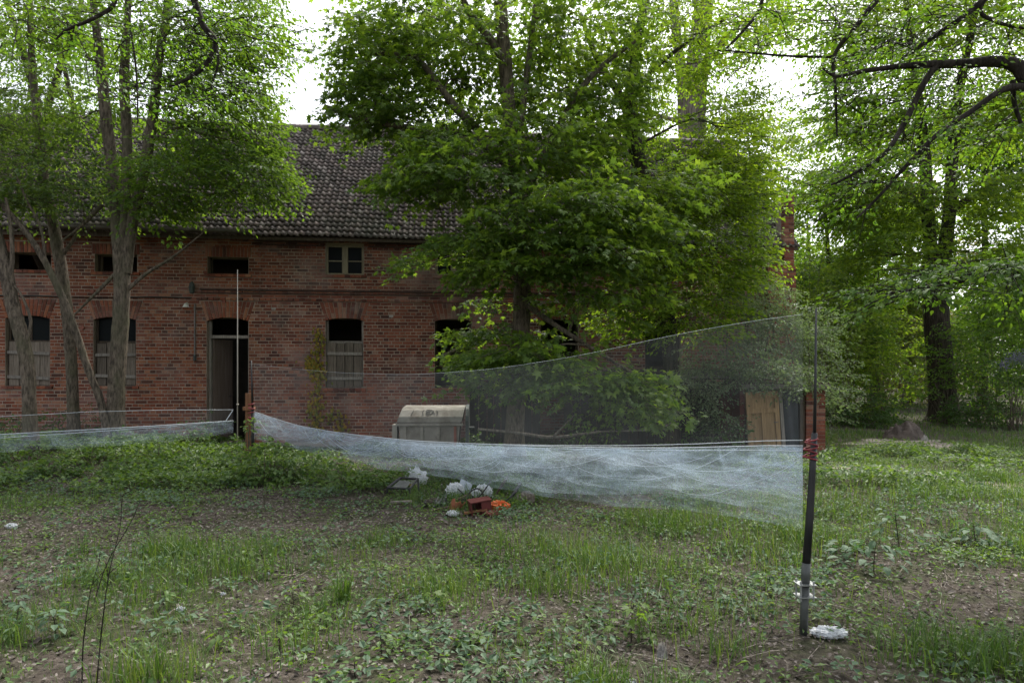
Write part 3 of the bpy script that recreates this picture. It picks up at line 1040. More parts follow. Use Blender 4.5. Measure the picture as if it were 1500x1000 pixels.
# windows, shutters and boards in the openings
for i_, o in enumerate(OPEN):
    u0, u1, z0, z1 = o['u0'], o['u1'], o['z0'], o['z1']
    k_ = o['k']
    if k_ in ('wl', 'wr'):
        hb = 0.62 if k_ == 'wl' else 0.645
        zt = z0 + (z1 - z0) * hb
        gf = G()
        gf.box(u0, u0 + 0.05, 0.12, 0.20, z0, z1).box(u1 - 0.05, u1, 0.12, 0.20, z0, z1)
        gf.box(u0 + 0.05, u1 - 0.05, 0.125, 0.195, zt, zt + 0.055).box(u0 + 0.05, u1 - 0.05, 0.125, 0.195, z0, z0 + 0.05)
        if k_ == 'wl':
            gf.box((u0 + u1) / 2 - 0.02, (u0 + u1) / 2 + 0.02, 0.14, 0.18, zt + 0.055, z1)
        fr = gf.build('window', M['dark_wood'] if k_ == 'wl' else M['grey_wood'], house)
        if k_ == 'wl':
            for a, b2 in ((u0 + 0.05, (u0 + u1) / 2 - 0.02), ((u0 + u1) / 2 + 0.02, u1 - 0.05)):
                G().box(a, b2, 0.156, 0.162, zt + 0.055, z1 - 0.002).build('pane', M['glass'], fr)
        n = 4
        for j in range(n):
            a = u0 + 0.035 + (u1 - u0 - 0.07) * j / n
            b2 = u0 + 0.035 + (u1 - u0 - 0.07) * (j + 1) / n
            G().box(a + 0.007, b2 - 0.007, 0.075 + rng.normal(0, 0.007), 0.100, z0 + 0.01 + abs(rng.normal(0, 0.012)), zt + 0.02 - abs(rng.normal(0, 0.02))).build('plank', M['board'], fr)
        for fz, tl in ((0.72 + rng.normal(0, 0.03), 0.012 + rng.normal(0, 0.012)), (0.17 + rng.normal(0, 0.02), -0.01 + rng.normal(0, 0.012))):
            zb = z0 + (zt - z0) * fz
            V = [(u0 + 0.02, 0.022, zb - tl), (u1 - 0.02, 0.022, zb + tl), (u1 - 0.02, 0.030, zb + 0.07 + tl), (u0 + 0.02, 0.030, zb + 0.07 - tl),
                 (u0 + 0.02, 0.078, zb - tl), (u1 - 0.02, 0.078, zb + tl), (u1 - 0.02, 0.078, zb + 0.07 + tl), (u0 + 0.02, 0.078, zb + 0.07 - tl)]
            G().add(V, [(0, 1, 2, 3), (0, 4, 5, 1), (1, 5, 6, 2), (2, 6, 7, 3), (3, 7, 4, 0)]).build('batten', M['grey_wood'], fr)
    elif k_ == 'uw':
        um = (u0 + u1) / 2
        gf = G()
        gf.box(u0, u0 + 0.055, 0.05, 0.13, z0, z1).box(u1 - 0.055, u1, 0.05, 0.13, z0, z1)
        gf.box(u0 + 0.055, u1 - 0.055, 0.055, 0.125, z1 - 0.05, z1 - 0.002).box(u0 + 0.055, u1 - 0.055, 0.055, 0.125, z0, z0 + 0.045)
        gf.box(um - 0.07, um + 0.07, 0.04, 0.12, z0 + 0.045, z1 - 0.05)
        fr = gf.build('window', M['pale_frame'], house)
        zm = z0 + (z1 - z0) * 0.47
        for a, b2 in ((u0 + 0.055, um - 0.07), (um + 0.07, u1 - 0.055)):
            G().box(a, b2, 0.07, 0.10, zm - 0.013, zm + 0.013).build('glazing_bar', M['pale_frame'], fr)
            for c_, d_ in ((z0 + 0.045, zm - 0.013), (zm + 0.013, z1 - 0.05)):
                G().box(a, b2, 0.083, 0.088, c_, d_).build('pane', M['glass'], fr)
    elif k_ == 'wo':
        gf = G()
        gf.box(u0, u0 + 0.05, 0.14, 0.20, z0, z1).box(u1 - 0.05, u1, 0.14, 0.20, z0, z1).box(u0 + 0.05, u1 - 0.05, 0.145, 0.195, z0, z0 + 0.05)
        gf.box(u0 + 0.05, u1 - 0.05, 0.145, 0.195, z0 + 0.5, z0 + 0.55)
        gf.build('window', M['dark_wood'], house)
    elif k_ == 'ul':
        gf = G()
        gf.box(u0, u0 + 0.035, 0.14, 0.19, z0, z1).box(u1 - 0.035, u1, 0.14, 0.19, z0, z1).box(u0 + 0.035, u1 - 0.035, 0.145, 0.185, z0, z0 + 0.035)
        fr = gf.build('window', M['dark_wood'], house)
    elif k_ == 'door':
        zt = fac(330, 493)[1]
        gf = G()
        gf.box(u0, u0 + 0.05, 0.16, 0.26, z0, z1).box(u1 - 0.05, u1, 0.16, 0.26, z0, z1)
        gf.box(u0 + 0.05, u1 - 0.05, 0.15, 0.25, zt - 0.03, zt + 0.04)
        fr = gf.build('doorway', M['grey_wood'], house)
        # inner leaf standing half open on the left
        gd = G()
        a = np.array([u0 + 0.06, 0.28])
        dv = np.array([math.sin(R(14)), math.cos(R(14))])
        b2 = a + dv * 0.80
        nrm = np.array([dv[1], -dv[0]]) * 0.02
        for (p0, p1, c_, d_, th2) in ((0, 0.8, z0 + 0.02, zt - 0.04, 1.0),):
            A, B2 = a + dv * p0, a + dv * p1
            V = [(*(A - nrm), c_), (*(B2 - nrm), c_), (*(B2 + nrm), c_), (*(A + nrm), c_), (*(A - nrm), d_), (*(B2 - nrm), d_), (*(B2 + nrm), d_), (*(A + nrm), d_)]
            gd.add(V, [(0, 3, 2, 1), (4, 5, 6, 7), (0, 1, 5, 4), (1, 2, 6, 5), (2, 3, 7, 6), (3, 0, 4, 7)])
        dl = gd.build('door', M['inner_door'], house)
        gh = G()
        hp = a + dv * 0.7 + nrm * 2.2
        gh.tube([(hp[0] - nrm[0] * 1.5, hp[1] - nrm[1] * 1.5, 1.1), (hp[0], hp[1], 1.1), (hp[0] - dv[0] * 0.1, hp[1] - dv[1] * 0.1, 1.09)], 0.011, 6)
        gh.build('handle', M['zinc'], dl)
        G().box(u0 - 0.1, u1 + 0.1, -0.22, 0.16, -0.1, z0 - 0.003).build('door_step', M['stone'], house)

# other walls, upper floor, so that the rooms are dark
RV, RZ = 3.65, 8.75                                      # ridge line (local depth, height)
EV, EZ = -0.30, ZE - 0.02                                 # eave line
D2 = 2 * RV
gi = G()
gi.box(U0, U0 + 0.3, TH, D2 - 0.3, -0.2, ZE).box(U1 - 0.3, U1, TH, D2 - 0.3, -0.2, ZE).box(U0, U1, D2 - 0.3, D2, -0.2, ZE)
for uu in (U0, U1 - 0.3):
    gi.add([(uu, 0.1, ZE), (uu + 0.3, 0.1, ZE), (uu + 0.3, D2 - 0.1, ZE), (uu, D2 - 0.1, ZE), (uu, RV, RZ - 0.25), (uu + 0.3, RV, RZ - 0.25)],
           [(0, 1, 5, 4), (2, 3, 4, 5)]).add([(uu, 0.1, ZE), (uu, RV, RZ - 0.25), (uu, D2 - 0.1, ZE), (uu + 0.3, 0.1, ZE), (uu + 0.3, D2 - 0.1, ZE), (uu + 0.3, RV, RZ - 0.25)], [(0, 1, 2), (3, 4, 5)])
gi.build('rear_walls', M['brick_orange'], house)
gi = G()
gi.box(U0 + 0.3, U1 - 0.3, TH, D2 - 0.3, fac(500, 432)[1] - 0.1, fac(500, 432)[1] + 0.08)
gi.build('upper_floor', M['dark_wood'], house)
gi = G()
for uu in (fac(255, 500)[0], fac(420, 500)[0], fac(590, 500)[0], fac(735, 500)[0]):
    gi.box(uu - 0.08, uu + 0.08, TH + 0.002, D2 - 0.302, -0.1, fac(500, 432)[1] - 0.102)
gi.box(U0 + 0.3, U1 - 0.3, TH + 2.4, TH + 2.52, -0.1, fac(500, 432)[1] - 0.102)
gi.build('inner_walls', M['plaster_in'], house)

# roof: deck, tiles, ridge tiles
sl = math.atan2(RZ - EZ, RV - EV)
SLEN = math.hypot(RZ - EZ, RV - EV)
gr = G()
ov = 0.05
e0, e1 = (EV, EZ - ov), (RV, RZ - ov)
for k_ in (0, 1):
    def mv(v):
        return v if k_ == 0 else 2 * RV - v
    A = [(U0 - 0.2, mv(e0[0]), e0[1]), (U1 + 0.1, mv(e0[0]), e0[1]), (U1 + 0.1, mv(e1[0]), e1[1]), (U0 - 0.2, mv(e1[0]), e1[1])]
    Bt = [(x, v, zz - 0.06) for x, v, zz in A]
    fs = [(0, 1, 2, 3), (7, 6, 5, 4), (0, 4, 5, 1)]
    gr.add(A + Bt, fs)
roof = gr.build('roof', M['dark_wood'], house)

TW, EX = 0.139, 0.197
nu, nr = int((U1 - U0 + 0.3) / TW), int(SLEN / EX) + 1
prof_t = np.linspace(0, 1, 8)
prof_h = 0.036 * (np.abs(np.sin(prof_t * 2 * np.pi)) ** 0.8) * np.where(np.sin(prof_t * 2 * np.pi) > 0, 0.85, -0.3) + 0.02
kk = len(prof_t)
tlen = EX + 0.06
tv = []
for (s_, lift) in ((0.0, 0.042), (tlen, 0.0)):
    for tt, hh in zip(prof_t, prof_h):
        tv.append(((tt - 0.5) * (TW + 0.012), s_, hh + lift))
for tt, hh in zip(prof_t, prof_h):
    tv.append(((tt - 0.5) * (TW + 0.012), 0.0, hh + 0.042 - 0.024))
tv = np.array(tv)
tf = []
for j in range(kk - 1):
    tf.append((j, j + 1, kk + j + 1, kk + j))
    tf.append((2 * kk + j, 2 * kk + j + 1, j + 1, j))
tf = np.array(tf)
me_tile = G().add(tv, tf).mesh('tile', True)
me_tile.materials.append(M['tile'])
ca, sa = math.cos(sl), math.sin(sl)
tiles = []
for r_ in range(nr):
    for c_ in range(nu):
        tiles.append((U0 - 0.15 + (c_ + 0.5) * TW + (rng.normal(0, 0.004)), r_ * EX + rng.normal(0, 0.006) - 0.02, rng.normal(0, 0.004), rng.normal(0, 0.012)))
tiles = np.array(tiles)
sag = 0.0
tcu = fac(500, 330)[0]
tcost = np.abs(tiles[:, 0] - tcu) * 0.8 + tiles[:, 1]
tpick = np.zeros(len(tiles), bool)
tpick[np.argsort(tcost)[:300]] = True


def tile_frame(u, s_, h):
    return np.stack([u, EV + s_ * ca - h * sa, EZ - 0.03 + s_ * sa + h * ca], -1)


q = tiles[~tpick]
cr, sr = np.cos(q[:, 3])[:, None], np.sin(q[:, 3])[:, None]
lu = tv[None, :, 0] * cr - tv[None, :, 1] * sr + q[:, 0:1]
ls = tv[None, :, 0] * sr + tv[None, :, 1] * cr + q[:, 1:2]
lh = tv[None, :, 2] + q[:, 2:3] + 0 * lu
wob = 0.03 * np.sin(lu * 1.3 + 1) * np.sin(ls * 0.9 + 0.5)
G().add(tile_frame(lu, ls, lh + wob).reshape(-1, 3), (tf[None] + (np.arange(len(q)) * len(tv))[:, None, None]).reshape(-1, 4)).build('roof_tiling', M['tile'], roof, True, 'stuff')
for q in tiles[tpick]:
    o = link('tile', me_tile, roof)
    wb = 0.03 * math.sin(q[0] * 1.3 + 1) * math.sin((q[1] + 0.1) * 0.9 + 0.5)
    o.location = tile_frame(np.array(q[0]), np.array(q[1]), np.array(q[2] + wb))
    o.rotation_euler = (sl, 0, q[3])
    o.rotation_mode = 'XYZ'
    o.matrix_local = Matrix.Translation(o.location) @ Matrix.Rotation(sl, 4, 'X') @ Matrix.Rotation(q[3], 4, 'Z')
grt = G()
th = np.linspace(R(-15), R(195), 9)
rl = 0.34
V = []
for x in (0, rl + 0.03):
    rad = 0.12 if x == 0 else 0.135
    V += [(x, math.cos(a) * rad, math.sin(a) * rad) for a in th]
grt.add(V, [(j, j + 1, 9 + j + 1, 9 + j) for j in range(8)])
me_ridge = grt.mesh('ridge_tile', True)
me_ridge.materials.append(M['tile'])
for i in range(int((U1 - U0 + 0.2) / rl)):
    o = link('ridge_tile', me_ridge, roof)
    o.location = (U0 - 0.1 + i * rl, RV + rng.normal(0, 0.008), RZ - 0.02 + rng.normal(0, 0.008))
    o.rotation_euler = (0, rng.normal(0, 0.01), rng.normal(0, 0.01))

# gutter with its board on the left half, cable, lamp and conduit
gg = G()
ug1 = fac(376, 345)[0]
zg = fac(300, 344)[1]
th = np.linspace(R(180), R(360), 9)
V = [(uu, -0.42 + math.cos(a) * 0.075, zg + (0.05 if uu < -12 else 0) + math.sin(a) * 0.075 + 0.04) for uu in (U0, ug1) for a in th]
V += [(uu, -0.42 + math.cos(a) * 0.068, zg + (0.05 if uu < -12 else 0) + math.sin(a) * 0.068 + 0.044) for uu in (U0, ug1) for a in th]
F_ = [(j, j + 1, 9 + j + 1, 9 + j) for j in range(8)] + [(18 + j + 1, 18 + j, 27 + j, 27 + j + 1) for j in range(8)] + [(9 + j, 9 + j + 1, 27 + j + 1, 27 + j) for j in range(8)]
gut = gg.add(V, F_).build('gutter', M['zinc'], house)
G().box(U0, ug1, -0.30, -0.275, zg - 0.09, zg + 0.09).build('fascia_board', M['dark_wood'], house)
for uu in np.arange(U0 + 0.5, ug1, 0.8):
    G().tube([(uu, -0.275, zg + 0.05), (uu, -0.42, zg - 0.042), (uu, -0.497, zg + 0.03), (uu, -0.5, zg + 0.05)], 0.008, 5).build('bracket', M['zinc'], gut)
cz_ = fac(200, 436)[1]
uc1 = fac(281, 436)[0]
G().tube([(uu, -0.03, cz_ + 0.012 * math.sin(uu * 2.1)) for uu in np.linspace(U0, uc1, 40)], 0.014, 5).build('cable', M['black'], house)
uj, zj = fac(283, 422)
gj = G()
gj.tube([(uj, -0.09, zj - 0.13), (uj, -0.09, zj - 0.03), (uj, -0.09, zj), (uj, -0.09, zj + 0.10), (uj, -0.09, zj + 0.14)], [0.05, 0.065, 0.075, 0.05, 0.02], 8)
gj.tube([(uj, 0.0, zj), (uj, -0.09, zj)], 0.02, 6)
gj.build('insulator', M['skip_dark'], house)
ul_, zl = fac(276, 446)
gj = G()
gj.tube([(ul_, 0.0, zl), (ul_, -0.12, zl + 0.03), (ul_, -0.16, zl)], 0.013, 6)
gj.tube([(ul_, -0.16, zl + 0.01), (ul_, -0.16, zl - 0.03), (ul_, -0.16, zl - 0.08)], [0.03, 0.05, 0.075], 10)
gj.build('wall_lamp', M['porcelain'], house)
uq, zq = fac(286, 445)
G().tube([(uq, -0.03, zq), (uq, -0.03, fac(286, 525)[1])], 0.019, 6).build('conduit', M['zinc'], house)
G().tube([(uq, -0.04, fac(286, 520)[1]), (uq, -0.04, fac(286, 528)[1])], 0.035, 8).build('conduit_box', M['skip_dark'], house)
for px, py in ((136, 427), (121, 480), (328, 441), (380, 374), (410, 376)):
    ua, za = fac(px, py)
    G().tube([(ua, 0.0, za), (ua, -0.03, za)], [0.05, 0.045], 10).build('wall_anchor', M['rusty'], house)
for px, py in ((573, 463), (401, 452)):
    ua, za = fac(px, py)
    G().box(ua - 0.05, ua + 0.05, -0.016, 0.0, za - 0.03, za + 0.03).build('pale_brick', M['stone'], house)


# stepped chimney stack at the right end
def stack(px0, px1, py0, py1, vfront, name, parent):
    a, zt = fac(px0, py0)
    b2, _ = fac(px1, py0)
    zb = fac(px0, py1)[1]
    gs, gm = G(), G()
    gm.box(a + 0.008, b2 - 0.008, vfront + 0.008, vfront + 0.45, zb, zt - 0.01)
    zz, r_ = zb, 0
    while zz < zt:
        cuts = np.arange(a - (0.13 if r_ % 2 else 0.0), b2 + 0.26, 0.26 if r_ % 3 else 0.13)
        for c0, c1 in zip(cuts[:-1], cuts[1:]):
            s0, s1 = max(a, c0), min(b2, c1)
            if s1 - s0 > 0.03:
                gs.box(s0 + 0.006, s1 - 0.006, vfront - abs(rng.normal(0, 0.003)), vfront + 0.16, zz + 0.006, zz + BC - 0.006)
        for v0 in (0.17, 0.31):
            gs.box(b2 - 0.12, b2 + 0.004, vfront + v0, vfront + v0 + 0.13, zz + 0.006, zz + BC - 0.006)
        zz += BC
        r_ += 1
    core = gm.build(name, M['mortar'], parent)
    gs.build('brickwork', M['brick_orange'], core, kind='stuff')


stack(1140, 1155, 290, 392, -0.30, 'chimney', house)
stack(1116, 1157, 392, 655, -0.31, 'gable_pier', house)

# ------------------------------------------------------------------ outhouse with the leaning wooden door
OY = 14.0
out_loc = at(1150, 660, OY)
oz = float(gz(out_loc[0], OY))
outh = thing('brick_outhouse', 'low brick outhouse under creepers with a pale wooden door ajar', 'shed', (out_loc[0], OY, oz))


def ol(px, py, dy=0.0):
    q_ = at(px, py, OY + dy)
    return q_[0] - out_loc[0], q_[2] - oz


go, gc = G(), G()
x0, zt = ol(1181, 572)
x1, _ = ol(1209, 572)
zz, r_ = 0.0, 0
gc.box(x0 + 0.008, x1 - 0.008, 0.008, 1.3, 0, zt - 0.01)
while zz < zt - 0.03:
    off = 0.13 if r_ % 2 else 0.26
    go.box(x0, x0 + off - 0.006, -abs(rng.normal(0, 0.004)), 0.2, zz + 0.006, zz + BC - 0.006)
    go.box(x0 + off + 0.006, x1, -abs(rng.normal(0, 0.004)), 0.2, zz + 0.006, zz + BC - 0.006)
    for v0 in np.arange(0.21, 1.25, 0.26):
        go.box(x1 - 0.1, x1 + 0.004, v0, v0 + 0.25, zz + 0.006, zz + BC - 0.006)
    zz += BC
    r_ += 1
pier = gc.build('brick_pier', M['mortar'], outh)
go.build('brickwork', M['brick'], pier, kind='stuff')
xa, zr = ol(1085, 564)
xb, _ = ol(1214, 564)
G().box(xa, xb, -0.10, -0.06, zr - 0.075, zr + 0.02).build('fascia_board', M['grey_wood'], outh)
G().box(xa, xb, -0.058, 1.5, zr + 0.022, zr + 0.06).build('roof', M['dark_wood'], outh)
G().box(xa, x1, 1.35, 1.5, 0, zr).box(xa, xa + 0.1, 0.05, 1.35, 0, zr).build('rear_walls', M['brick'], outh)
xd0, zd0 = ol(1092, 573)
xd1, _ = ol(1141, 573)
gl_ = G()
W = xd1 - xd0
Hh = zd0 - 0.02
lean = 0.06
gl_.box(0, 0.09, -0.035, 0.02, 0, Hh).box(W - 0.09, W, -0.035, 0.02, 0, Hh).box(0.09, W - 0.09, -0.034, 0.02, 0, 0.16).box(0.09, W - 0.09, -0.034, 0.02, Hh - 0.12, Hh)
gl_.box(0.09, W - 0.09, -0.034, 0.019, Hh * 0.66, Hh * 0.66 + 0.09).box(W / 2 - 0.035, W / 2 + 0.035, -0.033, 0.019, 0.16, Hh * 0.66)
dleaf = gl_.build('door', M['door_wood'], outh)
dleaf.location = (xd0 + 0.03, -0.09, 0.0)
dleaf.rotation_euler = (R(-2), R(-2.5), R(4))
for a, b2, c_, d_ in ((0.092, W / 2 - 0.037, 0.162, Hh * 0.66 - 0.002), (W / 2 + 0.037, W - 0.092, 0.162, Hh * 0.66 - 0.002), (0.092, W - 0.092, Hh * 0.66 + 0.092, Hh - 0.122)):
    G().box(a, b2, -0.006, 0.006, c_, d_).build('panel', M['door_wood'], dleaf)
G().tube([(W - 0.05, -0.02, Hh * 0.5), (W - 0.05, -0.06, Hh * 0.5), (W - 0.14, -0.06, Hh * 0.5)], 0.009, 6).build('handle', M['zinc'], dleaf)
xs0, _ = ol(1141, 573)
G().add([(xs0 - 0.02, -0.05, zd0), (xs0 + 0.04, -0.05, zd0), (xs0 + 0.13, -0.07, 0.0), (xs0 + 0.06, -0.07, 0.0),
         (xs0 - 0.02, 0.02, zd0), (xs0 + 0.04, 0.02, zd0), (xs0 + 0.13, 0.0, 0.0), (xs0 + 0.06, 0.0, 0.0)],
        [(0, 3, 2, 1), (4, 5, 6, 7), (0, 1, 5, 4), (1, 2, 6, 5), (2, 3, 7, 6), (3, 0, 4, 7)]).build('door_post', M['grey_wood'], outh)
xs0, _ = ol(1146, 573)
xs1, _ = ol(1169, 573)
sh = G()
sx = np.linspace(0, 1, 10)
V = [((xs0 + (xs1 - xs0) * a + (1 - zf) * 0.05), 0.06 + 0.02 * math.sin(a * 9 + zf * 3), 0.02 + (zd0 - 0.03) * zf) for zf in np.linspace(0, 1, 8) for a in sx]
sh.add(V, [(r_ * 10 + j, r_ * 10 + j + 1, (r_ + 1) * 10 + j + 1, (r_ + 1) * 10 + j) for r_ in range(7) for j in range(9)]).build('hanging_sheet', M['sheet'], outh, True)
xp, _ = ol(1173, 573)
G().box(xp, xp + 0.09, 0.02, 0.10, 0, zd0).build('door_frame', M['dark_wood'], outh)

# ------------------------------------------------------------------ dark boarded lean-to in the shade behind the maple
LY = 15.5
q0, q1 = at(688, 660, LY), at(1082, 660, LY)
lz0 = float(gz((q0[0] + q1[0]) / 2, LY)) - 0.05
lt = thing('lean_to', 'low near-black board lean-to deep in the shade behind the maple trunk', 'shed', (q0[0], LY, lz0))
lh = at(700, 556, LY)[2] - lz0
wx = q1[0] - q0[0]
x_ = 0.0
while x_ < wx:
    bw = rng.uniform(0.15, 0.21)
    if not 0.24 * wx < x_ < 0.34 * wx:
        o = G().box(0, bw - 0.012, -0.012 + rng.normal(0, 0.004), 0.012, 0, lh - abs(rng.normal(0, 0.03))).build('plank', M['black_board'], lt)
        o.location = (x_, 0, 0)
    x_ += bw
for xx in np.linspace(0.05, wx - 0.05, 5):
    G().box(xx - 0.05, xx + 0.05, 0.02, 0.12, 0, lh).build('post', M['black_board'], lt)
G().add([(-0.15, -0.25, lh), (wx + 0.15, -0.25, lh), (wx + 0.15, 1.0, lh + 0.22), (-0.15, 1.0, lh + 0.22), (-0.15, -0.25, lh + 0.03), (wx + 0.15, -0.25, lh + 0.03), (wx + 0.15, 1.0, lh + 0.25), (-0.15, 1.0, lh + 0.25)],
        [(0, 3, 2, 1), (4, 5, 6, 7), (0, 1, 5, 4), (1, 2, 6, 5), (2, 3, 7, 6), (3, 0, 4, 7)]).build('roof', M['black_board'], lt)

# ------------------------------------------------------------------ waste container
CY = 13.0
cl = at(632, 673, CY)
cz0 = float(gz(cl[0], CY))
cont = thing('waste_container', 'faded beige metal waste container with a sloping lid beside the brick wall', 'container', (cl[0], CY, cz0), R(2))


def wl(px, py):
    q_ = at(px, py, CY)
    return q_[0] - cl[0], q_[2] - cz0


xl, ztop = wl(584, 618)
xr, _ = wl(674, 618)
gb = G()
ins = 0.05
V = [(xl + ins, 0.03, 0.16), (xr - ins, 0.03, 0.16), (xr - ins, 0.92, 0.16), (xl + ins, 0.92, 0.16), (xl, 0, ztop), (xr, 0, ztop), (xr, 0.95, ztop), (xl, 0.95, ztop)]
gb.add(V, [(0, 3, 2, 1), (4, 5, 6, 7), (0, 1, 5, 4), (1, 2, 6, 5), (2, 3, 7, 6), (3, 0, 4, 7)])
body = gb.build('body', M['skip_paint'], cont)
for xx in np.linspace(xl + 0.1, xr - 0.12, 4):
    G().add([(xx, -0.004, 0.2), (xx + 0.05, -0.004, 0.2), (xx + 0.05, -0.03, ztop - 0.08), (xx, -0.03, ztop - 0.08), (xx, 0.04, 0.2), (xx + 0.05, 0.04, 0.2), (xx + 0.05, 0.01, ztop - 0.08), (xx, 0.01, ztop - 0.08)],
            [(0, 1, 2, 3), (0, 4, 5, 1), (1, 5, 6, 2), (2, 6, 7, 3), (3, 7, 4, 0)]).build('rib', M['skip_paint'] if xx < xr - 0.2 else M['rusty'], body)
G().box(xl - 0.05, xr + 0.05, -0.05, 0.02, ztop - 0.07, ztop - 0.02).build('rim', M['skip_paint'], cont)
gl_ = G()
zlid = wl(600, 597)[1]
prof = [(-0.03, ztop + 0.0), (0.0, ztop + 0.10), (0.12, zlid - 0.05), (0.22, zlid), (0.70, zlid + 0.02), (0.85, zlid - 0.06), (0.96, ztop)]
kx = len(prof)
V = []
for xx, inset in ((xl - 0.03, 0.0), (xr + 0.03, 0.0)):
    for j, (yy, zz) in enumerate(prof):
        sk = 0.09 * (zz - ztop) / (zlid - ztop)
        V.append((xx + (sk if xx < 0 else sk * 0.6), yy, zz))
F_ = [(j, kx + j, kx + j + 1, j + 1) for j in range(kx - 1)]
gl_.add(V, F_)
gl_.f.setdefault(kx, []).append(np.array([list(range(kx)), list(range(2 * kx - 1, kx - 1, -1))]))
lid = gl_.build('lid', M['skip_paint'], cont)
ge = G()
xe = xr + 0.10
V = [(xe, yy, zz + 0.015) for yy, zz in prof] + [(xe + 0.06, yy, zz + 0.015) for yy, zz in prof]
ge.add(V, [(j, kx + j, kx + j + 1, j + 1) for j in range(kx - 1)])
ge.f.setdefault(kx, []).append(np.array([list(range(kx)), list(range(2 * kx - 1, kx - 1, -1))]))
ge.box(xe, xe + 0.06, 0.02, 0.9, 0.18, ztop + 0.012)
ge.build('end_frame', M['skip_dark'], cont)
for xx in (xl - 0.10, xr + 0.20):
    G().tube([(xx - 0.06, 0.4, ztop - 0.15), (xx + 0.06, 0.4, ztop - 0.15)], 0.035, 8).build('trunnion', M['skip_dark'], cont)
G().box(xl - 0.12, xl - 0.03, 0.0, 0.3, ztop - 0.38, ztop - 0.05).build('side_bracket', M['skip_paint'], cont)
for xx in (xl + 0.15, xr - 0.15):
    for yy in (0.15, 0.8):
        wheel = G().tube([(xx - 0.03, yy, 0.08), (xx + 0.03, yy, 0.08)], 0.09, 14).build('wheel', M['black'], cont)


# sprayed letters on the sloping lid front: a stroke, then ( E X )
def lid_pt(px, py):
    x_, z_ = wl(px, py)
    f_ = (z_ - (ztop + 0.10)) / ((zlid - 0.05) - (ztop + 0.10))
    return np.array((x_, f_ * 0.12 - 0.012, z_))


for seg in ([(602, 608), (605, 601)], [(620, 601), (618.5, 604), (620, 608)], [(631, 600.5), (624, 600.5), (624.5, 606.5), (631, 606.5)], [(624, 603.5), (630, 603.5)],
            [(631, 600.5), (634, 602), (637, 607.5)], [(631, 607), (634, 603.5)], [(639, 601), (641, 604), (640, 608)]):
    G().tube([lid_pt(*s_) for s_ in seg], 0.0065, 4).build('lettering', M['paint_mark'], lid)

# ------------------------------------------------------------------ mist nets and their poles
PR = at(1185, 650, 4.3)                      # net line at the near pole
PL = at(369, 605, 12.0)
BASE_R = at(1177, 920, 4.32)
zb_ = float(gz(BASE_R[0], BASE_R[1]))
pole = thing('net_pole', 'black telescopic net pole with clamp plates and red loops, leaning near the white bag', 'pole', (BASE_R[0], BASE_R[1], zb_))


def pp(px, py, Y=4.31):
    q_ = at(px, py, Y)
    return (q_[0] - BASE_R[0], q_[1] - BASE_R[1], q_[2] - zb_)


def poleseg(name, pts, mat, s=12):
    P = [pp(a, b2) for a, b2, _ in pts]
    return G().tube(P, [r_ * 4.31 / 1000 for _, _, r_ in pts], s).build(name, mat, pole, True)


poleseg('upper_tube', [(1193, 636, 4.4), (1190, 690, 4.8), (1186, 760, 5.6), (1181, 826, 6.0)], M['black'])
poleseg('whip', [(1193, 640, 2.6), (1194.5, 560, 2.0), (1195.5, 452, 1.3)], M['black'], 8)
poleseg('collar', [(1193, 642, 4.2), (1193, 634, 4.2)], M['black'])
poleseg('sleeve', [(1181, 824, 6.4), (1179.5, 858, 6.4)], M['grey_tube'])
poleseg('lower_tube', [(1179.5, 856, 5.8), (1177, 928, 6.0)], M['grey_tube'])
for py in (854, 872):
    c_ = pp(1179, py)
    V = []
    pg = G()
    pg.box(c_[0] - 0.055, c_[0] + 0.055, c_[1] - 0.05, c_[1] + 0.05, c_[2] - 0.003, c_[2] + 0.003)
    pl_ = pg.build('clamp_plate', M['galv'], pole)
for dx in (-0.04, 0.04):
    for dy in (-0.035, 0.035):
        c0, c1 = pp(1179, 850), pp(1179, 876)
        G().tube([(c0[0] + dx, c0[1] + dy, c0[2] + 0.006), (c1[0] + dx, c1[1] + dy, c1[2] - 0.006)], 0.006, 6).build('bolt', M['galv'], pole)


def ring(g, c_, r_, tr, tilt):
    a = np.linspace(0, 2 * np.pi, 15)
    P = np.stack([c_[0] + r_ * np.cos(a) - r_ * 0.35, c_[1] + r_ * np.sin(a), c_[2] + tilt * r_ * np.cos(a)], -1)
    g.tube(P, tr, 5, cap=False)


for i, py in enumerate((644, 650, 656, 661, 666, 671)):
    g = G()
    ring(g, pp(1192 - i * 0.4, py), 0.034 + 0.004 * (i % 3), 0.0055, 0.25 * (-1) ** i)
    g.build('loop', M['red_loop'], pole, True)

# far pole
BL = at(370, 676, 12.0)
bzl = float(gz(BL[0], BL[1]))
pole2 = thing('net_pole', 'dark net pole with red loops beside the orange-brown post, far from the camera', 'pole', (BL[0], BL[1], bzl))


def pl2(px, py):
    q_ = at(px, py, 12.0)
    return (q_[0] - BL[0], q_[1] - BL[1], q_[2] - bzl)


G().tube([pl2(370.5, 680), pl2(370, 600)], 0.028, 8).build('lower_tube', M['black'], pole2, True)
G().tube([pl2(370, 600), pl2(368, 528)], [0.02, 0.012], 8).build('whip', M['black'], pole2, True)
for i, py in enumerate((592, 598, 604, 612)):
    g = G()
    ring(g, pl2(370, py), 0.05, 0.012, 0.2 * (-1) ** i)
    g.build('loop', M['red_loop'], pole2, True)

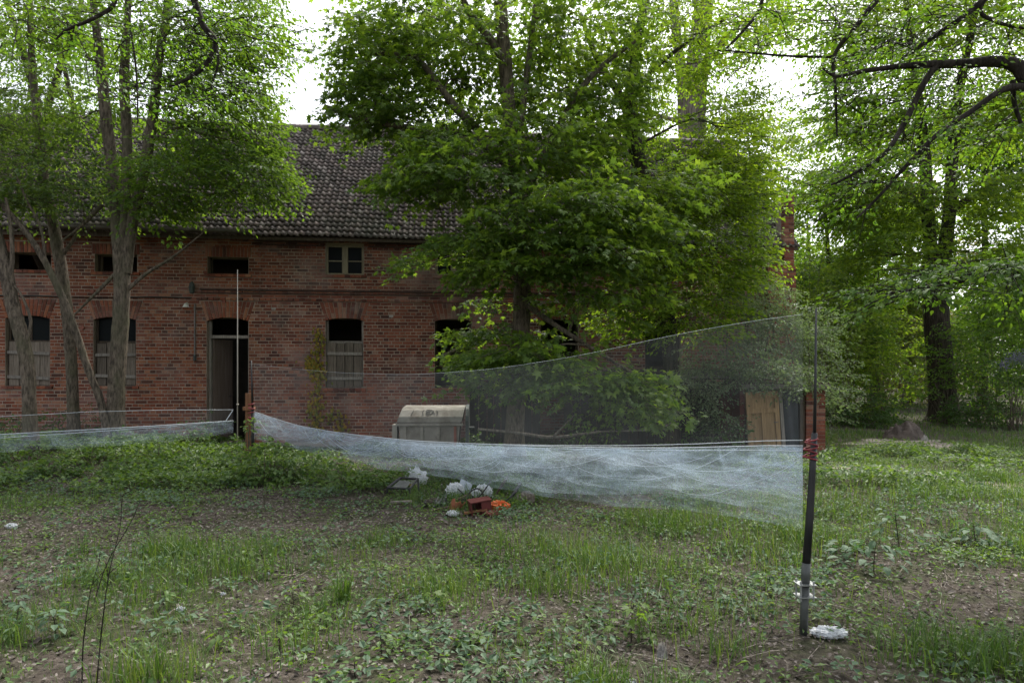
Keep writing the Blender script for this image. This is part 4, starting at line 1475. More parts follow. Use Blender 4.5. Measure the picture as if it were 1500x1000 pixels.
q_ = at(348, 655, 12.4)
rodz = float(gz(q_[0], q_[1]))
rod = thing('thin_rod', 'slender off-white upright rod standing in front of the open doorway', 'pole', (q_[0], q_[1], rodz))
G().tube([(0, 0, -0.05), (0.0, 0, 1.6), tuple(at(348, 395, 12.4) - np.array([q_[0], q_[1], rodz]))], [0.013, 0.011, 0.008], 6).build('shaft', M['white_rod'], rod, True)
G().tube([(0, 0, 1.0), (0, 0, 1.03)], 0.022, 8).build('joint', M['white_rod'], rod, True)

q_ = at(365, 672, 12.2)
postz = float(gz(q_[0], q_[1]))
post = thing('wooden_post', 'short orange-brown post beside the dark net pole near the doorway', 'post', (q_[0], q_[1], postz), R(8))
hz_ = at(365, 576, 12.2)[2] - postz
G().box(-0.055, 0.055, -0.055, 0.055, -0.1, hz_).build('shaft', M['rust_wood'], post)
hz2 = at(365, 598, 12.2)[2] - postz
G().box(-0.09, 0.09, -0.09, 0.09, hz2 - 0.03, hz2 + 0.03).build('collar', M['rust_wood'], post)


def net_sheet(gsh, line, ztop_f, zbot_f, nt_=70, nh=14, amp=0.06, seed=0, bow=0.0):
    """a hanging sheet along line(t) from ztop_f(t) to zbot_f(t), rippled across"""
    r_ = np.random.default_rng(seed)
    ph = r_.uniform(0, 6.28, 6)
    T = np.linspace(0, 1, nt_)
    Hh_ = np.linspace(0, 1, nh)
    V = np.zeros((nh, nt_, 3))
    for j, t1 in enumerate(T):
        p_, nr_ = line(t1)
        a, b2 = ztop_f(t1), zbot_f(t1)
        for i, h in enumerate(Hh_):
            d = min(1.0, t1 * 7, (1 - t1) * 9) * amp * h * (math.sin(t1 * 31 + ph[0] + h * 2) + 0.6 * math.sin(t1 * 67 + ph[1] - h * 4) + 0.5 * math.sin(t1 * 17 + h * 6 + ph[2])) + min(1.0, t1 * 5, (1 - t1) * 6) * bow * math.sin(h * math.pi)
            V[i, j] = (p_[0] + nr_[0] * d, p_[1] + nr_[1] * d, a + (b2 - a) * h)
    ii = np.arange(nh * nt_).reshape(nh, nt_)
    F = np.stack([ii[:-1, :-1], ii[:-1, 1:], ii[1:, 1:], ii[1:, :-1]], -1).reshape(-1, 4)
    gsh.add(V.reshape(-1, 3), F)


def interp(xs, ys):
    xs, ys = np.array(xs), np.array(ys)
    o_ = np.argsort(xs)
    xs, ys = xs[o_], ys[o_]

    def f(t_):
        # smooth: average three samples of the piecewise-linear curve
        return float(np.mean(np.interp([t_ - 0.03, t_, t_ + 0.03], xs, ys)))
    return f


def net_line(A, B2):
    A, B2 = np.array(A[:2]), np.array(B2[:2])
    d = (B2 - A) / np.linalg.norm(B2 - A)
    nr_ = np.array([-d[1], d[0]])

    def f(t_):
        return A + (B2 - A) * t_, nr_
    return f


def t_for(A, B2, px):
    """parameter along A->B2 (ground plan) seen at pixel column px"""
    p_ = (px - 750) / 1000
    dx, dy = B2[0] - A[0], B2[1] - A[1]
    return (A[0] - p_ * A[1]) / (p_ * dy - dx)


def z_for(A, B2, px, py):
    t_ = t_for(A, B2, px)
    Y = A[1] + (B2[1] - A[1]) * t_
    return t_, EYE + (HOR - py) / 1000 * Y


def curve_of(A, B2, rows):
    tz = [z_for(A, B2, *q_) for q_ in rows]
    return interp([a for a, _ in tz], [b2 for _, b2 in tz])


netA, netB = at(1176, 650, 4.32), at(372, 605, 12.0)
ln = net_line(netA, netB)
topc = curve_of(netA, netB, [(1176, 458), (1120, 468), (1050, 478), (970, 494), (850, 521), (720, 541), (600, 549), (500, 546), (430, 540), (372, 533)])
shelf = curve_of(netA, netB, [(1176, 650), (1050, 655), (950, 656), (850, 655), (720, 651), (600, 645), (500, 634), (440, 624), (400, 612), (372, 602)])
bot = curve_of(netA, netB, [(1176, 775), (1140, 768), (1050, 752), (950, 742), (850, 735), (760, 722), (690, 706), (600, 692), (500, 672), (440, 660), (400, 650), (372, 642)])
net = thing('mist_net', 'whitish sagging mist net strung from the black pole past the rubbish heap', 'net', (0, 0, 0))
g = G()
net_sheet(g, ln, topc, lambda t_: shelf(t_) - 0.05, 60, 10, 0.03, 1)
g.build('upper_panel', M['net_thin'], net, True)
for k_, (fr_, am, bw_) in enumerate(((1.0, 0.05, -0.12), (0.84, 0.07, 0.10), (0.66, 0.09, 0.04), (0.48, 0.07, -0.05), (0.24, 0.05, 0.02))):
    g = G()
    net_sheet(g, ln, lambda t_: shelf(t_) - 0.004 * k_, lambda t_: shelf(t_) + (fr_ + 0.07 * math.sin(t_ * (17 + 5 * k_) + k_ * 2.1) * (k_ > 0)) * (bot(t_) - shelf(t_)), 140, 14, am, 2 + k_, bw_)
    g.build('pocket', M['net_bag'], net, True)


def cord(parent, f, line, r_, t0=0.0, t1=1.0, n=40, jig=0.0):
    P = []
    for t_ in np.linspace(t0, t1, n):
        p_, nr_ = line(t_)
        d = jig * math.sin(t_ * 19)
        P.append((p_[0] + nr_[0] * d, p_[1] + nr_[1] * d, f(t_)))
    G().tube(P, r_, 4).build('cord', M['cord'], parent, True)


cord(net, lambda t_: topc(t_), ln, 0.0009)
cord(net, lambda t_: shelf(t_), ln, 0.0028)
cord(net, lambda t_: shelf(t_) + 0.035 * (1 - t_) - 0.09 * t_ * (1 - t_), ln, 0.002)
cord(net, lambda t_: shelf(t_) - 0.035 + 0.02 * math.sin(t_ * 9), ln, 0.002, 0, 0.7)
# gathered folds: short slack threads across the pocket
for i in range(34):
    ta = rng.uniform(0.0, 0.85)
    tb = min(0.99, ta + rng.uniform(0.06, 0.22))
    ha, hb2, dip = rng.uniform(0, 0.15), rng.uniform(0, 0.35), rng.uniform(0.15, 0.6)
    P = []
    for u in np.linspace(0, 1, 14):
        t_ = ta + (tb - ta) * u
        h = ha + (hb2 - ha) * u + dip * (1 - (2 * u - 1) ** 2)
        p_, nr_ = ln(t_)
        P.append((p_[0] - nr_[0] * 0.06, p_[1] - nr_[1] * 0.06, shelf(t_) + (bot(t_) - shelf(t_)) * min(h, 0.97)))
    G().tube(P, rng.uniform(0.0012, 0.0026) * (0.7 + 0.6 * t_), 3).build('fold', M['cord'], net, True)

# left net
A2, B22 = at(342, 640, 12.3), at(-60, 640, 9.6)
ln2 = net_line(A2, B22)
net2 = thing('mist_net', 'low sagging mist net stretched across the tree trunks left of the doorway', 'net', (0, 0, 0))
top2 = curve_of(A2, B22, [(340, 600), (250, 600), (130, 603), (0, 610), (-60, 613)])
sh2 = curve_of(A2, B22, [(340, 616), (250, 622), (130, 629), (0, 636), (-60, 640)])
bo2 = curve_of(A2, B22, [(340, 634), (250, 646), (130, 655), (0, 662), (-60, 665)])
g = G()
net_sheet(g, ln2, top2, sh2, 40, 6, 0.03, 6)
g.build('upper_panel', M['net_thin'], net2, True)
for sd_ in (7, 8):
    g = G()
    net_sheet(g, ln2, sh2, lambda t_: bo2(t_) + (0.05 if sd_ == 8 else 0), 70, 10, 0.05, sd_)
    g.build('pocket', M['net_bag'], net2, True)
for f, r_ in ((top2, 0.003), (sh2, 0.005), (lambda t_: sh2(t_) - 0.05 * t_ - 0.01, 0.004)):
    cord(net2, f, ln2, r_)
P0, P1 = at(341, 601, 12.3), at(331, 616, 12.2)
G().tube([P0, P1], 0.008, 4).build('cord', M['cord'], net2)


# ------------------------------------------------------------------ rubbish on the grass
def gp(px, py, lift=0.0):
    X, Y = gnd(px, py)
    return np.array((X, Y, float(gz(X, Y)) + lift))


def crumple(name, label, cat, px, py, w_px, h_px, mat, seed, depth=0.7, group=None):
    c_ = gp(px, py)
    wm, hm = w_px * c_[1] / 2000, h_px * c_[1] / 1000
    r_ = np.random.default_rng(seed)
    nu_, nv_ = 40, 22
    V = []
    ph = r_.uniform(0, 6.28, (7,))
    fr_ = r_.uniform(2, 9, (7, 3))
    for i in range(nv_):
        el = -0.5 * np.pi + np.pi * i / (nv_ - 1)
        for j in range(nu_):
            az = 2 * np.pi * j / nu_
            d = np.array([math.cos(el) * math.cos(az), math.cos(el) * math.sin(az), math.sin(el)])
            s_ = 1 + sum((0.17 - 0.014 * k) * (1 - abs(math.sin(fr_[k] @ d * (1.0 + 0.25 * k) + ph[k])) ** 0.6) for k in range(7)) - 0.22 + 0.35 * max(0.0, d[2] - 0.75)
            V.append(((d[0] * wm * s_), d[1] * wm * depth * s_, max(-0.02, (d[2] * 0.5 + 0.45) * hm * s_)))
    V = np.array(V) + r_.normal(0, 0.003, (nu_ * nv_, 3))
    F = [(i * nu_ + j, i * nu_ + (j + 1) % nu_, (i + 1) * nu_ + (j + 1) % nu_, (i + 1) * nu_ + j) for i in range(nv_ - 1) for j in range(nu_)]
    o = G().add(V, F).build(name, mat)
    o.location = c_
    return tag(o, label, cat, group)


crumple('plastic_bag', 'crumpled bluish-white plastic bag on a board, highest of the rubbish', 'bag', 609, 712, 32, 24, M['white_plastic'], 1)
crumple('plastic_bag', 'bulging white plastic bag between the black frame and the dark chair bars', 'bag', 667, 724, 27, 20, M['white_plastic'], 2)
crumple('plastic_bag', 'white plastic bag sagging over the maroon box', 'bag', 707, 727, 29, 18, M['white_plastic'], 3)
crumple('plastic_bag', 'dirty cream plastic bag at the end of the rubbish nearest the pole', 'bag', 771, 735, 24, 19, M['skip_paint'], 4)
crumple('plastic_bag', 'long clear white plastic bag lying at the foot of the black pole', 'bag', 1214, 922, 50, 13, M['white_plastic'], 5, 0.6)
crumple('orange_bag', 'bright orange plastic bag in the rubbish beside the maroon box', 'bag', 731, 742, 31, 13, M['orange_plastic'], 6)
crumple('white_carton', 'small flat white carton in front of the terracotta shard', 'carton', 664, 748, 19, 7, M['white_plastic'], 7)
for px, py, s_ in ((17, 768, 16), (288, 806, 8), (391, 830, 7), (327, 857, 7), (265, 882, 13), (925, 975, 13), (600, 880, 7)):
    crumple('paper_scrap', 'scrap of white paper litter lying in the grass', 'litter', px, py, s_, s_ * 0.4, M['white_plastic'], int(px), 0.6, 'white paper scraps in the grass')

c_ = gp(590, 728, 0.05)
fr = thing('table_frame', 'black metal frame of a broken table lying on its side in the rubbish', 'frame', c_, R(12))
pts = [(-0.20, 0.05, 0.08), (-0.02, 0.28, 0.17), (0.21, 0.2, 0.16), (0.09, -0.05, 0.07)]
for a, b2 in zip(pts, pts[1:] + pts[:1]):
    G().tube([a, b2], 0.017, 6).build('rail', M['black'], fr)
for a, b2 in (((0.21, 0.2, 0.16), (0.23, 0.16, -0.03)), ((-0.20, 0.05, 0.08), (-0.2, 0.06, -0.02)), ((0.09, -0.05, 0.07), (0.10, -0.06, -0.03)), ((-0.02, 0.28, 0.17), (-0.02, 0.3, -0.02))):
    G().tube([a, b2], 0.013, 6).build('leg', M['black'], fr)
G().add([(-0.13, 0.08, 0.085), (0.05, 0.0, 0.078), (0.12, 0.17, 0.13), (-0.03, 0.22, 0.15)], [(0, 1, 2, 3)]).build('glass_top', M['grey_tube'], fr)

c_ = gp(702, 738)
ch = thing('chair_frame', 'bent black tubular chair frame poking out of the rubbish', 'chair', c_, R(-10))
for pts in ([(-0.22, 0.05, 0.02), (-0.14, 0.08, 0.16), (-0.05, 0.09, 0.21), (0.02, 0.08, 0.17), (0.06, 0.06, 0.04)],
            [(-0.14, -0.05, 0.0), (0.02, 0.0, 0.15), (0.14, 0.05, 0.32)], [(-0.30, 0.1, 0.2), (-0.2, 0.12, 0.1), (-0.12, 0.1, 0.03)],
            [(0.27, -0.02, 0.0), (0.36, 0.03, 0.1), (0.46, 0.08, 0.19)]):
    P = smooth_poly(pts, 5)
    G().tube(P, 0.0105, 6).build('bar', M['black'], ch, True)

c_ = gp(706, 747)
bx = thing('maroon_box', 'open maroon wooden box lying among the plastic bags', 'box', c_, R(14))
bx.scale = (0.82, 0.82, 0.82)
bx.rotation_euler = (R(4), R(-7), R(17))
for nm, bb in (('base', (-0.15, 0.15, -0.02, 0.17, 0.012, 0.024)), ('side', (-0.15, -0.138, -0.02, 0.17, 0.025, 0.2)), ('side', (0.138, 0.15, -0.02, 0.17, 0.025, 0.2)),
               ('rear_panel', (-0.137, 0.137, 0.155, 0.17, 0.025, 0.2)), ('lid', (-0.16, 0.16, -0.04, 0.18, 0.201, 0.215)), ('front_panel', (0.0, 0.137, -0.02, -0.008, 0.025, 0.19))):
    G().box(*bb).build(nm, M['maroon'], bx)

c_ = gp(664, 744)
o = G()
a = np.linspace(R(10), R(150), 9)
V = [(math.cos(x) * rr, math.sin(x) * rr * 0.6 - 0.06, zz) for zz, rr in ((0.0, 0.08), (0.09, 0.10), (0.19, 0.12)) for x in a] + [(math.cos(x) * (rr - 0.012), math.sin(x) * (rr - 0.012) * 0.6 - 0.06, zz) for zz, rr in ((0.0, 0.08), (0.09, 0.10), (0.19, 0.12)) for x in a]
V = np.array(V)
V[18:27, 2] += 0.03 * np.sin(np.arange(9) * 2.0)
V[45:54, 2] = V[18:27, 2]
V[:, 1] *= -1
F_ = [(i * 9 + j, i * 9 + j + 1, (i + 1) * 9 + j + 1, (i + 1) * 9 + j) for i in range(2) for j in range(8)]
F_ += [(27 + i * 9 + j + 1, 27 + i * 9 + j, 27 + (i + 1) * 9 + j, 27 + (i + 1) * 9 + j + 1) for i in range(2) for j in range(8)]
F_ += [(18 + j, 18 + j + 1, 45 + j + 1, 45 + j) for j in range(8)]
o = o.add(V, F_).build('pot_shard', M['terracotta'])
o.location = c_
o.scale = (0.8, 0.8, 0.8)
o.rotation_euler = (R(24), R(22), R(15))
tag(o, 'broken terracotta pot shard standing in front of the bulging white bag', 'pot')

c_ = gp(676, 722)
o = G().box(-0.09, 0.09, -0.006, 0.006, 0, 0.22).build('grey_panel', M['greyblue'])
o.location = c_
o.rotation_euler = (R(-20), R(28), R(20))
tag(o, 'grey-blue sheet leaning out of the rubbish behind the white bag', 'panel')
c_ = gp(601, 714, 0.03)
o = G().box(-0.14, 0.16, -0.05, 0.06, 0, 0.02).build('board', M['door_wood'])
o.location = c_
o.rotation_euler = (0, R(10), R(-15))
tag(o, 'short brown board under the bluish-white plastic bag', 'board')
c_ = gp(640, 740)
o = G()
for i in range(22):
    p_ = rng.normal(0, 0.07, 3) * np.array([1, 0.6, 0.3]) + np.array([0, 0, 0.05])
    d = rng.normal(0, 0.06, 3)
    o.tube([p_ - d, p_ + d * 0.3, p_ + d], rng.uniform(0.004, 0.012), 5)
o = o.build('scrap_pile', M['grey_tube'])
o.location = c_
o['kind'] = 'stuff'
tag(o, 'tangle of dark metal scraps under the black table frame', 'scrap')

for lb, px, py, ln_m, tilt_, az_, mt in (
        ('dark slat lying in front of the bulging white bag', 655, 738, 0.34, 18, 25, 'dark_wood'), ('black bar leaning across the orange bag', 742, 738, 0.42, 32, 60, 'black'),
        ('grey slat at the left end of the rubbish beside the table frame', 572, 736, 0.30, 6, -20, 'grey_wood'), ('reddish-brown slat under the terracotta shard', 680, 748, 0.28, 8, 10, 'rust_wood'),
        ('dark slat standing behind the maroon box', 722, 732, 0.36, 55, 15, 'dark_wood'), ('pale slat lying flat right of the orange bag', 752, 746, 0.26, 3, -12, 'grey_wood'),
        ('brown slat lying between the table frame and the terracotta shard', 632, 746, 0.24, 5, 35, 'dark_wood')):
    o = G().box(0, ln_m, -0.016, 0.016, 0, 0.022).build('slat', M[mt])
    o.location = gp(px, py, 0.02)
    o.rotation_euler = (R(8), R(-tilt_), R(az_))
    tag(o, lb, 'slat', 'broken slats in the rubbish')
crumple('dark_bag', 'torn black plastic bag lying between the white bags', 'bag', 688, 736, 26, 12, M['black'], 31)
crumple('rag', 'dull brown rag in front of the black table frame', 'rag', 636, 738, 30, 11, M['soil'], 32)
crumple('red_rag', 'reddish crumpled rag at the foot of the maroon box', 'rag', 722, 748, 24, 7, M['rusty'], 33)
crumple('cream_rag', 'small cream rag beside the tangle of scraps', 'rag', 652, 732, 14, 9, M['skip_paint'], 34)
g = G()
n = 260
c_ = gp(745, 738)
add_leaves(g, c_ + rng.normal(0, 1, (n, 3)) * np.array([0.13, 0.10, 0.035]) + np.array([0, 0, 0.07]), rng.normal(0, 1, (n, 3)), rng.normal(0, 0.5, (n, 3)) + np.array([0, 0, 1]), rng.uniform(0.03, 0.06, n), LEAF2)
o = g.build('weeds', lf_herb := LF['herb'], None, False, 'stuff')
tag(o, 'yellow-green weeds grown up beside the orange bag', 'weeds')

# dead branch behind the net, earth heap and stones by the far trunk
q_ = at(800, 640, 12.6)
db = thing('dead_branch', 'pale forked dead branch lying behind the net under the maple', 'branch', (q_[0], q_[1], float(gz(q_[0], q_[1]))))
qq = np.array([q_[0], q_[1], float(gz(q_[0], q_[1]))])
for nm, pts in (('limb', [(700, 628, 4), (760, 634, 5), (810, 640, 6), (880, 632, 3.5)]), ('fork', [(808, 642, 5), (825, 625, 3.5), (842, 607, 2)]), ('fork', [(880, 632, 3), (960, 628, 3), (1000, 610, 2)])):
    P, Rr = limb(pts, 12.6)
    G().tube(P - qq, Rr * 0.45, 6, rough=0.05).build(nm, M['dry_twig'], db, True)


def lump(name, label, cat, px, py, w_px, h_px, mat, seed, Y=None):
    c_ = gp(px, py)
    wm, hm = w_px * c_[1] / 2000, h_px * c_[1] / 1000
    r_ = np.random.default_rng(seed)
    nf = NoiseF(seed, 3.0 / max(wm, 0.2))
    n = 34
    V, F = [], []
    for i in range(n):
        for j in range(n):
            x, y = (i / (n - 1) - 0.5) * 2.2 * wm, (j / (n - 1) - 0.5) * 2.2 * wm * 0.8
            rr = math.hypot(x / wm, y / (wm * 0.8))
            zz = hm * max(0, 1 - rr ** 2.6) * (0.78 + 0.22 * float(nf(x, y)) + 0.2 * float(nf(x * 3.1 + 5, y * 3.1))) + r_.normal(0, 0.03) * (rr < 1) - (0.06 if rr >= 1 else 0)
            V.append((x, y, zz))
    F = [(i * n + j, (i + 1) * n + j, (i + 1) * n + j + 1, i * n + j + 1) for i in range(n - 1) for j in range(n - 1)]
    o = G().add(V, F).build(name, mat, None, True)
    o.location = c_
    return tag(o, label, cat)


lump('earth_heap', 'low heap of bare brown earth in front of the far dark trunk', 'heap', 1325, 640, 62, 27, M['soil'], 21)
for px, py, w_, h_, lb in ((1341, 641, 16, 11, 'pale stone lying on the edge of the earth heap'), (1355, 643, 11, 7, 'small pale stone beside the larger stone at the earth heap'),
                           (970, 936, 16, 11, 'brownish stone half sunk in the foreground grass')):
    lump('stone', lb, 'stone', px, py, w_, h_, M['stone'], px)

# ------------------------------------------------------------------ trees
lf = LF
# left: the tall multi-stemmed tree
tree('multi_stem_tree', 'tall grey tree splitting into several upright stems in front of the second window',
     [[(166, 668, 12.5), (170, 560, 11.5), (176, 470, 11), (178, 405, 11), (172, 345, 9), (168, 290, 8), (162, 230, 8), (155, 170, 8), (148, 100, 7), (140, 30, 5), (130, -60, 4)],
      [(180, 385, 7), (184, 290, 7), (186, 210, 7), (182, 120, 7), (186, 40, 5), (190, -70, 4)],
      [(184, 400, 7.5), (196, 310, 7.5), (209, 255, 7.5), (222, 180, 7), (232, 90, 6), (246, 0, 5), (252, -80, 4)],
      [(175, 395, 3), (150, 420, 2.5), (118, 452, 1.5), (100, 470, 1)],
      [(186, 425, 3), (215, 400, 2.4), (255, 375, 1.8), (296, 342, 1)],
      [(150, 300, 3), (120, 330, 2.2), (92, 352, 1.4)]],
     [(70, 40, 0.5, 90, 55, 1.2, 70), (190, 40, 0.0, 110, 60, 1.4, 85), (310, 50, -0.3, 90, 60, 1.2, 80), (345, 115, -0.2, 36, 55, 1.0, 45),
      (320, 190, -0.3, 80, 50, 1.0, 75), (270, 265, -0.4, 75, 38, 1.0, 75), (365, 262, -0.3, 50, 42, 0.8, 58), (290, 130, 0.2, 80, 45, 1.2, 50),
      (255, 160, 0.6, 60, 40, 0.8, 30), (120, 175, 0.4, 70, 50, 1.0, 40), (265, 215, 0.3, 45, 35, 0.8, 34), (372, 40, 0.2, 36, 40, 0.9, 28), (230, 300, -0.2, 50, 22, 0.6, 30),
      (190, -40, 0, 140, 60, 1.5, 50), (310, -50, 0, 90, 60, 1.5, 40)],
     lf['left'], M['bark'], 13.4, size=0.100, shape=LEAF2, m=28, L=(0.4, 0.75), dens=1.6)
tree('leaning_sapling', 'thin bare stem leaning left from the foot of the multi-stemmed tree',
     [[(158, 640, 5.5, 13.2), (146, 585, 5.2, 13.2), (128, 540, 5, 13.1), (112, 490, 5, 13.0), (95, 445, 5, 12.9), (72, 395, 4.5, 12.8), (42, 346, 4, 12.7), (8, 306, 3.5, 12.6), (-30, 265, 3, 12.5)],
      [(66, 382, 2.4, 12.8), (60, 335, 2, 12.7), (40, 295, 1.6, 12.6), (25, 260, 1.2, 12.6)]],
     [(0, 255, -0.7, 50, 35, 0.6, 22), (30, 240, -0.7, 40, 30, 0.6, 18)], lf['left_low'], M['bark'], 13.0, size=0.075, m=22)
tree('slender_tree', 'pale slender tree behind the leaning stem, between the first two windows',
     [[(108, 650, 8), (105, 560, 7.5), (100, 480, 7.5), (94, 430, 8), (86, 370, 8), (76, 315, 7.5), (66, 270, 7), (58, 200, 6), (48, 100, 5), (44, 0, 4)],
      [(90, 375, 3), (108, 350, 2.4), (125, 320, 1.6)]],
     [(110, 275, -0.8, 70, 35, 0.8, 70), (60, 225, -0.3, 80, 45, 1.0, 75), (20, 285, -0.8, 50, 32, 0.8, 52), (150, 250, 0.2, 40, 38, 0.8, 30), (60, 140, 0.5, 70, 60, 1.0, 40), (20, 190, -0.3, 50, 40, 1.0, 35)],
     lf['left_low'], M['bark'], 14.3, size=0.100, m=24, dens=1.2)
tree('slender_tree', 'grey trunk leaning out of the picture past the leftmost window',
     [[(44, 655, 10), (42, 590, 9), (40, 540, 9), (30, 490, 9), (20, 455, 9), (8, 400, 9), (-6, 350, 9), (-24, 280, 8), (-40, 180, 6)],
      [(38, 505, 3), (45, 470, 2.2), (30, 430, 1.6), (12, 410, 1)], [(14, 420, 3.4), (18, 370, 3), (14, 320, 2.4), (8, 290, 2)]],
     [(-30, 180, 0, 70, 60, 1.0, 40), (10, 130, 0, 60, 50, 1.0, 30)], lf['left_low'], M['bark'], 12.4, size=0.085, m=24, dens=1.2)
tree('tall_tree', 'dark-stemmed tall tree rising behind the left part of the roof',
     [[(95, 480, 9), (75, 280, 8), (58, 180, 7), (45, 115, 6), (28, 60, 5), (5, -10, 4), (-10, -60, 3)], [(60, 190, 5), (90, 90, 4), (120, 0, 3)], [(80, 300, 5), (110, 200, 4), (95, 100, 3)]],
     [(20, 60, 0, 70, 60, 1.6, 60), (80, 110, 0.5, 60, 50, 1.6, 50), (120, 40, 0.5, 70, 50, 1.6, 55), (250, 80, 1, 80, 60, 1.6, 60), (40, 170, 0, 60, 35, 1.2, 45), (310, 120, 1, 50, 60, 1.4, 36), (150, 190, 0, 60, 30, 1.2, 40), (350, 20, 0.5, 40, 40, 1.4, 22)],
     lf['mid'], M['bark_dark'], 24.5, size=0.12, m=30, L=(0.6, 1.1), flare=False, dens=2.0)

# centre: the big maple
tree('maple_tree', 'large spreading maple with layered leaf sprays in front of the middle of the house',
     [[(752, 682, 15), (756, 600, 13), (762, 510, 13), (765, 430, 13), (763, 340, 12), (756, 260, 11), (748, 185, 10), (741, 100, 10), (734, 10, 9), (728, -100, 7)],
      [(742, 95, 7), (722, 62, 6), (690, 22, 5), (665, -30, 4)],
      [(757, 262, 7), (715, 205, 6), (672, 162, 6), (640, 122, 5), (612, 88, 4), (570, 80, 3.5), (525, 77, 3)],
      [(757, 255, 6), (690, 200, 5), (620, 190, 4.5), (545, 178, 4), (475, 156, 3)],
      [(764, 300, 6), (790, 240, 5.5), (835, 156, 5), (872, 106, 4), (930, 60, 3)],
      [(760, 210, 5), (768, 140, 4.5), (778, 60, 4), (790, -40, 3)],
      [(762, 420, 5), (820, 390, 4), (900, 370, 3), (960, 350, 2)], [(763, 470, 4.5), (700, 500, 3.5), (650, 520, 2)], [(763, 440, 4.5), (820, 480, 3.5, 12.2), (900, 530, 2.5, 11.6), (950, 560, 2, 11.3)],
      [(762, 400, 4.5), (720, 380, 3.5), (660, 375, 2)]],
     [(575, 45, 0.3, 62, 55, 1.2, 72), (640, 30, 0.6, 85, 50, 1.4, 80), (740, 20, 0.3, 90, 50, 1.6, 76), (850, 30, 0.2, 90, 55, 1.5, 86), (600, 95, 0.9, 80, 35, 1.2, 55), (800, 85, 0.9, 70, 35, 1.2, 45),
      (565, 130, 0.3, 50, 40, 1.0, 66), (600, 180, 0.2, 60, 26, 1.0, 50), (530, 172, 0.4, 30, 22, 0.7, 26), (690, 130, 0.8, 70, 45, 1.2, 48), (820, 140, 0.6, 80, 45, 1.3, 55),
      (630, 262, -1.0, 62, 22, 0.9, 62), (700, 235, -0.8, 80, 24, 1.0, 62), (800, 225, -0.5, 80, 34, 1.2, 56), (715, 280, -0.9, 50, 16, 0.9, 30),
      (850, 305, -1.2, 90, 26, 1.1, 92), (780, 335, -1.3, 75, 22, 1.0, 72), (700, 368, -0.9, 52, 20, 0.8, 48), (840, 370, -1.4, 95, 22, 1.1, 80),
      (920, 340, -0.8, 70, 36, 1.1, 66), (755, 402, -1.3, 75, 18, 0.9, 56), (640, 383, -0.6, 30, 11, 0.5, 16), (880, 430, -0.8, 80, 18, 0.9, 40), (940, 270, -0.3, 70, 40, 1.1, 60), (745, 445, -0.2, 40, 14, 0.5, 14),
      (722, 530, -0.6, 46, 20, 0.8, 50), (745, 498, -0.4, 50, 18, 0.8, 32), (775, 530, -1.4, 75, 17, 0.8, 64), (855, 552, -1.6, 85, 18, 0.8, 74), (925, 580, -1.6, 52, 17, 0.7, 42), (735, 562, -0.8, 34, 13, 0.5, 26),
      (900, 120, 0.4, 60, 55, 1.2, 55), (700, -50, 0, 180, 50, 2.0, 60), (645, 212, -0.3, 50, 16, 0.9, 36), (740, 185, 0.2, 60, 22, 1.0, 44), (850, 190, 0.2, 70, 26, 1.1, 50), (560, 90, 0.0, 60, 40, 1.0, 40), (680, 70, 0, 70, 40, 1.2, 45)],
     lf['maple'], M['bark'], 12.9, size=0.122, shape=MAPLE, m=22, L=(0.45, 0.85), layer=0.5, droop=0.35, wide=0.55, tilt=0.42, smin=0.35, dens=1.12)

# right of it: the next tree, in front of the gable, with brighter foliage
tree('forked_tree', 'grey-trunked forked tree hung with bright leaves, between the maple and the gable',
     [[(986, 668, 11), (985, 600, 10.5), (982, 520, 11), (975, 430, 11), (962, 340, 11), (945, 270, 11), (931, 215, 11), (924, 165, 11)],
      [(924, 172, 8), (905, 135, 6), (888, 108, 5), (872, 80, 4), (850, 20, 3)],
      [(925, 170, 9), (926, 120, 8), (934, 60, 7), (945, 0, 6), (950, -70, 5)],
      [(928, 140, 4), (960, 100, 3.4), (1010, 60, 2.5), (1060, 30, 2)]],
     [(930, 40, 0, 80, 55, 1.2, 62), (1020, 50, 0, 70, 55, 1.2, 58), (900, 90, 0.3, 60, 40, 1.0, 30), (1080, 30, 0.2, 55, 40, 1.0, 36), (990, 110, 0.6, 45, 35, 0.8, 22),
      (870, 260, -0.6, 60, 30, 0.8, 40), (960, 300, -0.8, 80, 45, 0.9, 90), (1040, 300, -0.6, 70, 55, 0.9, 95), (890, 215, 0.2, 45, 25, 0.8, 20), (1050, 390, -0.6, 75, 45, 0.8, 90), (980, 390, -0.9, 70, 40, 0.8, 75),
      (1060, 240, 0, 55, 40, 0.9, 45), (1000, 235, 0.0, 60, 30, 0.8, 40), (1010, 470, -0.6, 75, 35, 0.8, 66), (1088, 275, -0.2, 30, 50, 0.8, 36), (930, 470, -0.3, 50, 30, 0.7, 32), (1000, -40, 0, 120, 50, 1.5, 45), (900, 185, 0.4, 50, 26, 0.8, 30), (965, 190, 0.7, 45, 26, 0.8, 24), (1060, 190, 0, 50, 36, 0.9, 40), (1082, 245, 0, 30, 30, 0.8, 22)],
     lf['bright'], M['bark_dark'], 14.6, size=0.098, shape=LEAF2, m=26, L=(0.4, 0.75), smin=0.4, layer=0.3, dens=1.6)
